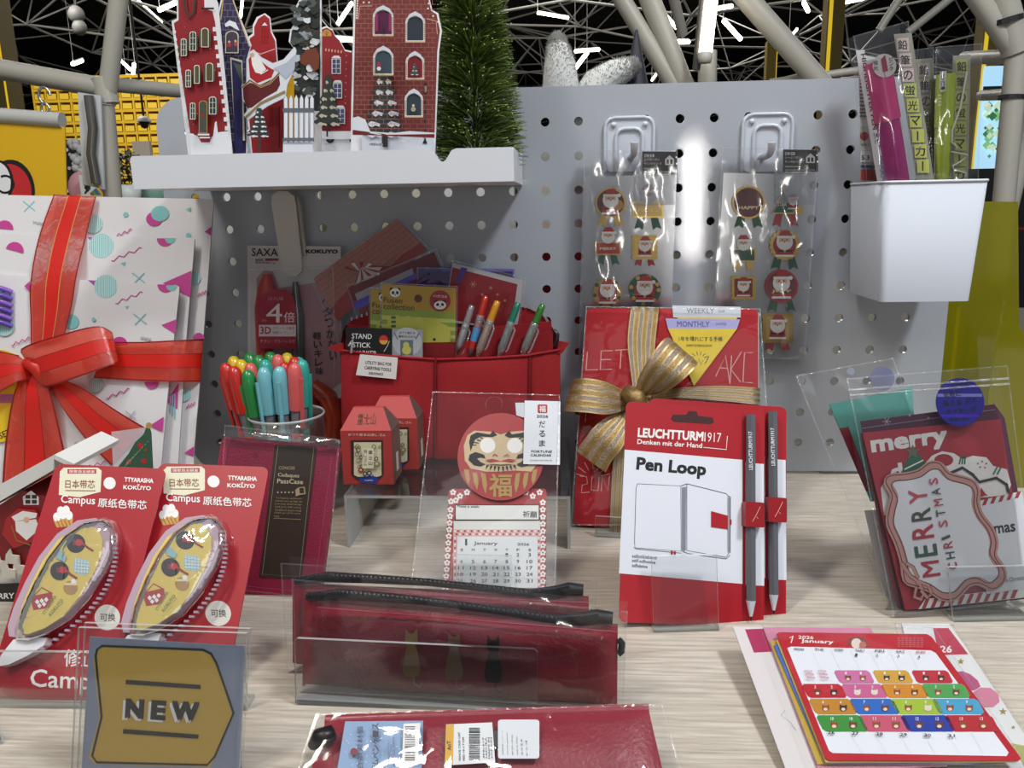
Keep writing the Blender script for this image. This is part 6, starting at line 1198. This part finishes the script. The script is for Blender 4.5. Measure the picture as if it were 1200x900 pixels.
# ---- pencil cases ----
CASE=P('#860b24',.42,bump=.35,bs=500,coat=.25,name='dark red leather'); ZIP=P('#0a0a10',.35)
def pencil_case():
    c=Card('pencil_case',(-36.4,-307.6,0),-3.6,6,-2,'dark red pencil case with three cat prints in film, the front one on the stand','pencil case','pencil cases standing on the clear stand'); c.cr=(300,640,2.5)
    quad=[(140,160),(1060,236),(1058,470),(136,410)]
    puffy(c,'front_side',quad,0,CASE,6,30,12,crumple=.7,back=False); L=lambda x,y,z:Vector((*c.L(x,y,z),z))
    q=MB(); tl,tr,br,bl=[Vector(c.L(x,y,0)) for x,y in quad]
    def fn(u,v): p=(bl*u+br*(1-u))*(1-v)+(tl*u+tr*(1-u))*v; return (p.x,max(p.y,0),-3-5*(math.sin(math.pi*u)**.4)*(math.sin(math.pi*v)**.5) if 0<u<1 and 0<v<1 else -3)
    q.grid(fn,16,8,CASE); e=[tl,tr,br,bl]; q.add([(*p,0) for p in e]+[(*p,-3) for p in e],[[i,i+4,(i+1)%4+4,(i+1)%4] for i in range(4)],CASE); q.build('rear_side',c.o)
    q=MB(); pts=[(150,148),(250,140),(400,152),(560,168),(720,190),(880,214),(960,212),(1000,205),(1045,210)]; q.tube([L(x,y,0) for x,y in pts],[1.8,2.6,2.2,1.8,1.8,2,3,3.2,2.6],ZIP,10); q.build('zipper_tape',c.o)
    q=MB(); 
    for k in range(80): t=k/79; i=min(int(t*7),6); f=t*7-i; x=pts[i][0]+(pts[i+1][0]-pts[i][0])*f; y=pts[i][1]+(pts[i+1][1]-pts[i][1])*f; v=L(x,y-6,3); q.box(v.x-.35,v.y-.5,2.2,v.x+.35,v.y+.5,3.6,P('#2d2d36',.35,metal=.4))
    tag(q.build('zipper_teeth',c.o),kind='stuff')
    q=MB(); q.tube([L(1062,275,0),L(1072,285,0),L(1070,310,0),L(1062,315,0)],1.6,P('#1d2a2c',.4),8); q.build('side_loop',c.o)
    q=MB(); q.tube([L(180+k*110,(180+k*9),4) for k in range(9)],.35,P('#a33a50',.5),5); q.build('stitch_line',c.o)
    for x,y,m_,s_ in ((455,320,P('#94713f',.4),1),(580,330,P('#8f6c50',.4),1.02),(695,338,P('#1b1216',.4),1)):
        a=c.art(7.6); a.disc(x,y-45*s_,19*s_,m_,n=18); a.shape([(x-18*s_,y-50*s_),(x-17*s_,y-78*s_),(x-4*s_,y-62*s_)],m_); a.shape([(x+4*s_,y-62*s_),(x+17*s_,y-78*s_),(x+18*s_,y-50*s_)],m_); a.shape([(x-12*s_,y-32),(x+12*s_,y-32),(x+20*s_,y),(x+27*s_,y+40),(x+20*s_,y+62),(x-20*s_,y+62),(x-27*s_,y+40),(x-20*s_,y)],m_); a.line([(x+6,y+60),(x+8,y+84),(x+26,y+92),(x+32,y+80)],5,m_); a.build('cat_print')
    bag(c,'film_bag',[(105,95),(1090,190),(1075,478),(118,425)],9.2,CRINK,26,9,2.4)
    M=Matrix.Translation(Vector((-47.5,-288,0))*S)@frame(-3.2,8,-.2)
    dup(c.o,M,label='dark red pencil case in film, behind the cat-print one',skip=('cat_print',))
pencil_case()
def case_stand():
    c=Card('acrylic_stand',(-53.4,-319,0),-1,5.5,-1.2,'wide clear acrylic stand with tall lip in front of the pencil cases','acrylic stand'); w,h=108.4,30.5
    q=MB(); q.prism([(-w/2,0),(w/2,0),(w/2,h-1.5),(w/2-1.5,h),(-w/2+1.5,h),(-w/2,h-1.5)],-1.8,0,ACR,EDGE); q.build('front_lip',c.o); q=MB(); q.box(-w/2,-1.8,-14,w/2,0,0,ACR,EDGE); 
    for v in q.v: v.y+=1.8
    q.build('floor_plate',c.o)
case_stand()
def front_case():
    P0=Vector((-14,-353.6,22)); M=frame(-1,62,-1.5); up=M.to_3x3()@Vector((0,1,0)); loc=P0-up*46; loc.z=max(loc.z,.6)
    c=Card('pencil_case',loc,-1,62,-1.5,'dark red pencil case lying back side up with a blue card, foremost in the picture','pencil case'); c.cr=(300,640,2.5)
    puffy(c,'upper_side',[(205,510),(1150,478),(1215,760),(120,790)],0,CASE,5,26,10,crumple=.6,th=5)
    q=MB(); L=lambda x,y,z:Vector((*c.L(x,y,z),z)); q.tube([L(205,512,-2),L(500,500,-2),L(850,488,-2),L(1150,480,-2)],2.4,CASE,10); q.build('piping',c.o)
    q=MB(); q.tube([L(165,585,4),L(185,560,8),L(218,552,8),L(222,560,5)],[2,3.4,3.4,2],P('#1b1517',.4),8); q.build('zip_pull',c.o)
    BL_=P('#7f9dc4',.45); a=c.art(7); a.slab([(262,515),(490,513),(482,760),(222,760)],BL_,.4); random.seed(6); [a.disc(random.uniform(262,430),random.uniform(530,640),1.5,SW,n=5) for _ in range(40)]; a.disc(287,602,11,P('#7d1026',.5),n=16)
    for i,ch in enumerate('合革素材猫'): a.text(ch,(314,654-i*26),(313.5,632-i*26),18,P('#2b2f44',.5),.01)
    for i,ch in enumerate('リムペンケース'): a.text(ch,(360-0*i,664-i*21),(359.5,645-i*21),19,P('#2b2f44',.5),.02)
    a.text('COLLECTION',(392,640),(390,570),6,P('#2b2f44',.5)); a.text('PEN CASE SERIES',(408,645),(406,560),6,P('#2b2f44',.5)); a.shape([(432,520),(482,518),(474,632),(428,634)],SW); random.seed(12); y=528
    while y<628: h_=random.uniform(1.5,4); a.rect(436,y,466,y+h_,INK); a.z-=.04; y+=h_+random.uniform(1.5,4)
    a.build('blue_card')
    a=c.art(7.6); a.slab([(557,523),(692,517),(701,634),(553,643)],P('#dfe1e4',.4),.2); a.shape([(557,523),(580,522),(577,641),(553,643)],P('#d9a114',.4)); a.text('AnT',(572,598),(571,570),12,INK,.03); a.text('PENCIL CASE CAT',(600,628),(598,545),6,INK,.01); a.text('RED 16 x 7 CM',(612,628),(610,560),6,INK,.01); y=532
    while y<626: h_=random.uniform(1.2,3.4); a.rect(624,y,656,y+h_,INK); a.z-=.04; y+=h_+random.uniform(1.2,3.4)
    for k,t in enumerate(('4580507','SAKURA','MADE IN','JAPAN')): a.text(t,(670+k*8,622),(668+k*8,560),5,INK,.0,1)
    a.build('price_label')
    a=c.art(7.6); a.slab(rrect(709,509,830,623,8),P('#dadde2',.4),.2); [a.text(t,(726+k*14,612),(724+k*14,540+k*6),5,P('#55585e',.5),.0,1) for k,t in enumerate(('合成皮革ペンケース','material synthetic','size 200 x 60 mm','made in China','2026','red'))]; a.build('care_label')
    q=MB(); q.prism(ccw([c.L(x,y,6) for x,y in [(696,545),(712,543),(714,592),(698,594)]]),5.6,7.2,P('#1b1c26',.4)); q.build('label_strap',c.o)
    bag(c,'film_bag',[(175,490),(1190,462),(1290,800),(70,820)],9.4,CRINK,24,9,1.2)
front_case()
# ---- desk calendars lying on the table ----
def quadgrid(x0,x1,y0,y1): return [(x0,y0),(x1,y0),(x1,y1),(x0,y1)]
def stick_calendar():
    # lower pack
    c=Card('calendar_pack',(172,-340,.7),-1,86.5,0,'lower calendar pack with a pink heart and gold stars, under the sticker calendar','calendar'); c.cr=(840,700,3.333)
    a=c.art(0); a.slab([(720,118),(905,120),(1010,270),(1260,650),(1290,760),(880,760)],P('#dcdcdc',.4),2.5); a.build('calendar_sheet')
    a=c.art(2.6); a.shape([(845,120),(905,120),(982,222),(868,226)],P('#b33a50',.45)); a.text('26',(873,216),(918,216),27,SW,.03); a.build('pink_header')
    a=c.art(2.6); a.shape([(932,292),(960,288),(990,300),(1020,325),(1030,348),(1010,362),(985,366)],P('#b3567e',.45)); a.shape([(1000,372),(1030,352),(1070,354),(1100,378),(1105,408),(1080,428),(1045,430)],P('#cc8098',.45)); a.build('pink_heart')
    for x,y,r in ((953,250,15),(1118,446,17),(1158,508,10),(1070,480,10)): a=c.art(2.6); a.shape([(x+(r if k%2==0 else r*.4)*math.cos(R(90+k*36)),y-(r if k%2==0 else r*.4)*.9*math.sin(R(90+k*36))) for k in range(10)],P('#a88f4a',.4,metal=.3)); a.build('gold_star')
    a=c.art(2.6); a.shape([(1150,570),(1260,590),(1260,700),(1200,660)],P('#a9a86a',.45)); a.build('olive_corner')
    a=c.art(0); bag(c,'film_bag',[(690,100),(925,108),(1290,640),(900,900)],3.2,FLATF,8,10,1.2)
    # upper pack
    c=Card('sticker_calendar',(148.3,-355.2,8.2),-.6,82.4,1.1,'January sticker calendar with rows of coloured cells, in film, lying on another','calendar'); c.cr=(840,700,3.333)
    a=c.art(-4.6); a.slab([(62,118),(230,120),(440,760),(300,760)],P('#cfc9c8',.4),.6); a.shape([(110,125),(185,122),(215,212),(145,216)],P('#a33258',.4)); a.line([(268,440),(250,460),(290,490),(310,520),(290,500)],2,P('#8b8f9a',.5)); a.build('backing_sheet')
    for z,pts,col,nm in ((-3.6,[(180,120),(600,122),(900,660),(400,690)],'#c77f9a','pink_sheet'),(-2.8,[(205,172),(640,170),(1000,652),(392,655)],'#c2a33e','yellow_sheet'),(-2.0,[(222,190),(700,185),(1040,648),(424,652)],'#4a6fc0','blue_sheet'),(-1.2,[(232,170),(760,160),(1170,645),(424,648)],'#c3ad5c','cream_sheet')): a=c.art(z); a.slab(pts,P(col,.4),.5); a.build(nm)
    a=c.art(-.4); a.slab([(232,146),(244,139),(820,146),(838,156),(1188,632),(1176,641),(440,640),(424,632)],P('#b3242f',.35),.4); a.build('red_page')
    a=c.art(.1); a.shape([(275,198),(290,192),(835,207),(856,218),(1140,606),(1132,620),(452,608),(438,598)],P('#dfe1e8',.4)); a.build('white_field')
    a=c.art(.1); a.line([(284,158),(298,150),(290,178)],4,SW); a.text('2026',(318,162),(378,164),13,SW,.02); a.text('January',(328,180),(455,186),18,SW,.03); a.build('header_text')
    a=c.art(.1); a.shape([(508,186),(516,160),(548,152),(580,162),(594,196)],P('#7a4038',.5)); a.disc(545,180,20,P('#d8c9bc',.5),n=16); a.disc(570,186,14,P('#b06a5c',.5),n=14); a.build('header_picture')
    a=c.art(.1); [a.rect(706+j*15,158+k*8,716+j*15,161+k*8,P('#c9707a',.5)) for k in range(5) for j in range(7)]; a.build('mini_calendar')
    a=c.art(.2); LN=P('#c3c6cf',.5)
    for k in range(6): x=370+k*76; a.line([(x,208),(x+37,285)],1.2,LN)
    for k in range(6): x=520+k*95; a.line([(x,528),(x+48,610)],1.2,LN)
    for x,y,t in [(303,206,'MON'),(382,207,'TUE'),(458,209,'WED'),(540,211,'THU'),(618,213,'FRI'),(700,215,'SAT')]: a.text(t,(x,y),(x+36,y+1),9,P('#55565e',.5),.02)
    a.text('SUN',(778,217),(814,218),9,P('#b8404a',.5),.02)
    for x,y,t in [(541,230,'1'),(622,232,'2'),(706,235,'3'),(786,238,'4')]: a.text(t,(x,y),(x+8,y),11,INK,.02)
    for k,t in enumerate(('26','27','28','29','30','31')): a.text(t,(433+k*94,534+k*2.4),(460+k*94,535+k*2.4),12,INK,.03)
    for k in range(2):
        for j in range(3): a.text('2026',(340+k*54+j*5,291+j*13),(374+k*54+j*5,292+j*13),8,P('#c2506c',.5),.01)
    a.build('dates')
    cells=[(285,335,((455,598,'#c36c9a'),(606,750,'#c99a3c'),(758,905,'#b5303a'))),(338,392,((330,488,'#b5222c'),(484,648,'#c0608c'),(638,806,'#c9852c'),(796,970,'#4f9a52'))),(396,456,((356,526,'#b9802c'),(514,692,'#2b66b8'),(674,862,'#9cb83c'),(838,1022,'#4a9cc4'))),(460,524,((385,566,'#3c8a3c'),(548,736,'#c0566e'),(714,906,'#2b3f9c'),(886,1078,'#b02a34')))]
    n=0; random.seed(19); names=iter(['','',''])
    for y0,y1,row in cells:
        for x0,x1,col in row:
            sk=(y1-y0)*.52; w_=x1-x0-5; a=c.art(.3)
            T=lambda u,v:(x0+sk*v+w_*u,y0+(y1-y0)*v)
            a.shape([T(.06,0),T(.94,0),T(1,.15),T(1,.85),T(.94,1),T(.06,1),T(0,.85),T(0,.15)],P(col,.4)); n+=1
            for u in (.3,.72):
                x,y=T(u,.62); r=(y1-y0)*.2; k=random.randrange(4)
                cc=random.choice(['#6c3a2c','#d8cfc2','#2f2a30','#8a4a2c']); a.disc(x,y,r*1.25,P(cc,.5),ry=r*.95,n=12); a.disc(x,y+r*.3,r*.7,P('#dfc9b0',.5),ry=r*.5,n=10); [a.disc(x+s_*r*.9,y-r*.8,r*.35,P(cc,.5),n=8) for s_ in (-1,1)]
                x,y=T(u,.32); a.text(str(max(1,n-2)),(x-4,y),(x+(3 if n<12 else 8),y),(y1-y0)*.2,SW,.02)
            a.build('coloured_cell')
    bag(c,'film_bag',[(175,108),(850,118),(1215,655),(395,665)],2.2,FLATF,14,12,1.3)
stick_calendar()
# ---- christmas card packs ----
PCLR=FLATF
def xmas_packs():
    c=Card('card_pack',(216,-205,0),4,24,16,'rear pack with teal cards in clear film, tilted left behind the merry christmas pack','card pack','christmas card packs'); c.cr=(900,380,2.5); c.ymin=1
    a=c.art(0); a.slab([(178,235),(420,185),(440,500),(300,520)],P('#4f9a8e',.4),1); a.build('teal_card'); a=c.art(1.1); a.shape([(208,305),(236,300),(304,480),(288,492)],P('#7c1a2c',.4)); a.build('red_strip'); a=c.art(-1.5); a.slab([(282,545),(420,540),(440,860),(362,870)],P('#c9c6c2',.4),.8); a.build('white_sheet')
    bag(c,'film_bag',[(80,150),(366,98),(600,700),(372,860)],2.6,FLATF,10,12,1.4)
    a=c.art(4.4); a.shape(circ(243,138,12,11),P('#7d828c',.4)); a.build('hang_hole'); a=c.art(3); a.disc(335,160,36,film('violet foil',base=.3,top=.9,haze=.6,hazecol='#3a3f86',rough=.2)); a.build('round_sticker')
    c=Card('card_pack',(228.1,-222.5,1.5),2,22.1,5.9,'front pack of christmas message cards with a scalloped merry christmas card','card pack','christmas card packs'); c.cr=(900,380,2.5); c.ymin=1.2
    RCd=P('#a8303c',.42); a=c.art(-2); a.slab([(270,285),(660,235),(690,275),(790,830),(395,850)],P('#4f1f38',.42),1.2)
    for x,y,r in ((348,285,13),(415,266,5),(470,275,4),(560,256,4)): [a.line([(x-r*math.cos(R(t)),y-r*math.sin(R(t))),(x+r*math.cos(R(t)),y+r*math.sin(R(t)))],1.8,P('#a9a2b8',.5)) for t in (0,60,120)]
    a.line([(275,305),(665,250)],3,P('#7d6a86',.4)); a.build('dark_card')
    a=c.art(0); a.slab([(275,318),(678,278),(762,800),(400,837)],RCd,1); a.build('red_card')
    a=c.art(-3.4); a.slab([(272,320),(290,318),(400,838),(385,838),(365,790)],P('#861826',.42),1); a.build('card_stack_edge')
    a=c.art(1.1); a.text('merry',(306,392),(530,362),52,SW,.06); a.text('christmas',(345,500),(700,440),60,SW,.06) if 0 else a.text('d',(362,455),(398,450),46,SW,.06); a.build('merry_lettering')
    a=c.art(1.2); a.shape([(330,480),(345,455),(400,440),(450,420),(480,385),(510,372),(545,378),(570,395),(600,385),(640,390),(660,415),(700,425),(712,470),(700,500),(520,520),(340,560)],SW)
    a.shape([(385,445),(425,362),(470,415)],P('#2f6a52',.45)); a.shape([(424,352),(430,366),(446,366),(434,376),(438,392),(424,382),(410,392),(414,376),(402,366),(418,366)],P('#6e6e5c',.4)); a.line([(400,425),(455,398)],4,SW); a.disc(515,398,28,RCd,ry=18); [a.line([(560+k*8,410),(566+k*6,386)],4,P('#2f6a52',.5)) for k in range(3)]; [a.disc(x,y,2.4,RCd,n=8) for x,y in ((615,408),(628,402),(640,408),(622,418),(636,420))]; a.line([(660,440),(672,418)],4,P('#2f6a52',.5)); a.line([(672,440),(682,420)],4,P('#2f6a52',.5)); a.build('printed_scene')
    a=c.art(1.9); a.line([(525,440),(570,420),(600,440),(620,462),(670,450),(700,470),(704,492)],8,P('#33322e',.5)); a.build('black_ribbon_print')
    a=c.art(2.1); ST=P('#dcdcda',.45)
    a.shape([(605,520),(745,488),(765,600),(625,640)],ST); [a.shape([(610+k*24,519-k*5.5),(622+k*24,516-k*5.5),(608+k*24,548-k*5.5),(598+k*24,550-k*5.5)],RCd) for k in range(6)]; a.build('candy_stripe_card')
    a=c.art(2.1); a.shape([(440,835),(755,800),(750,770),(460,805)],ST); [a.shape([(462+k*26,805-k*3),(474+k*26,804-k*3),(462+k*26,832-k*3),(450+k*26,834-k*3)],RCd) for k in range(11)]; a.build('candy_stripe_card')
    a=c.art(2.4); a.slab([(612,535),(738,508),(775,770),(640,790)],P('#d9dbe0',.45),.3); a.text('mas',(664,615),(726,607),24,P('#3d3d40',.5),.04); a.text('To Christmas',(690,757),(757,748),13,P('#5a5a5c',.5),.01); a.shape([(624,478),(640,500),(618,508)],RCd); a.line([(624,490),(642,502)],4,RCd); a.build('white_card')
    OUT=[(345,462),(358,444),(400,440),(440,430),(468,410),(485,405),(505,410),(530,438),(580,452),(605,465),(614,490),(612,522),(625,560),(655,600),(668,640),(664,680),(690,720),(690,752),(660,775),(620,758),(585,766),(550,802),(510,804),(470,778),(430,765),(402,752),(394,700),(376,640),(352,585),(356,540),(364,500)]
    cx,cy=520,605; sc=lambda k:[(cx+(x-cx)*k,cy+(y-cy)*k) for x,y in OUT]
    DK=P('#4e3f38',.5); PKp=P('#c9918a',.45); q=c.art(3.2); q.slab(smooth(sc(1.0)),P('#e2e3e8',.4),.7); q.build('scalloped_card')
    a=c.art(4.0); a.line(smooth(sc(.965)),25,PKp,closed=True); a.line(smooth(sc(1.0)),2.8,DK,closed=True); a.line(smooth(sc(.905)),2.8,DK,closed=True); a.build('pink_ribbon_border')
    a=c.art(4.3)
    for pts in ([(440,752),(415,735),(395,712),(402,698),(425,712),(440,745)],[(440,752),(458,790),(448,806),(430,800),(436,770)],[(440,752),(470,765),(480,790),(466,800),(448,780)],[(440,752),(420,740),(392,700)]): a.line(pts,9,PKp); a.line([(x+4,y-3) for x,y in pts],2,DK)
    a.disc(442,756,8,PKp,n=12); a.build('ribbon_bow_print')
    a=c.art(4.3); RR,GG,DD,PP=P('#b03440',.45),P('#3a5a4c',.45),P('#4a4a44',.45),P('#c0525c',.45)
    for ch,x,y,l,h,m_ in (('M',506,736,46,52,RR),('E',498,676,34,66,GG),('R',488,624,40,64,RR),('R',480,572,36,58,DD),('Y',470,520,40,54,PP)): a.text(ch,(x,y),(x-l*.14,y-l),h,m_,.02)
    for i,(ch,m_) in enumerate(zip('CHRISTMAS',(RR,GG,RR,DD,PP,GG,RR,DD,PP))): a.text(ch,(556-i*7,716-i*31),(553-i*7,(716-i*31)-(20 if ch!='I' else 7)),26,m_,.01)
    a.build('merry_christmas_lettering')
    FO=P('#3b35b8',.22,metal=.65,name='violet foil',coat=.4); a=c.art(6.6); a.slab(circ(562,228,71,n=36),FO,.2)
    for y,hh,cc in ((180,7,'#5a3ae0'),(208,9,'#a39cf0'),(268,8,'#5a3ae0')): hw=math.sqrt(71**2-(y-228)**2)-3; a.rect(562-hw,y-hh/2,562+hw,y+hh/2,P(cc,.25,metal=.5))
    a.text('Christmas',(526,188),(592,178),13,INK,.02); a.text('気軽に',(514,215),(566,211),17,INK,.015); a.text('添える',(514,241),(568,237),17,INK,.015); a.line([(578,234),(588,214),(584,234),(596,212),(594,232),(606,214),(604,226),(612,216)],2,INK); a.text('メッセージ',(524,264),(612,257),16,INK,.015); a.text('封筒と挿入',(534,284),(592,280),9,INK,.01); a.build('round_foil_sticker')
    bag(c,'film_bag',[(230,158),(702,120),(795,845),(370,872)],7.6,CRINK2,14,18,1.5)
    q=MB(); L=lambda x,y,z:Vector((*c.L(x,y,z),z)); q.tube([L(236,192,8.2),L(705,158,8.2)],.6,SEAM,6); q.build('zip_strip',c.o); q=MB(); q.tube([L(240,208,8.2),L(708,174,8.2)],.6,SEAM,6); q.build('zip_strip',c.o)
xmas_packs()
lipstand('acrylic_stand','clear acrylic stand with short lip under the christmas card packs',(236,-234,0),4,40,26,26,tilt=22)
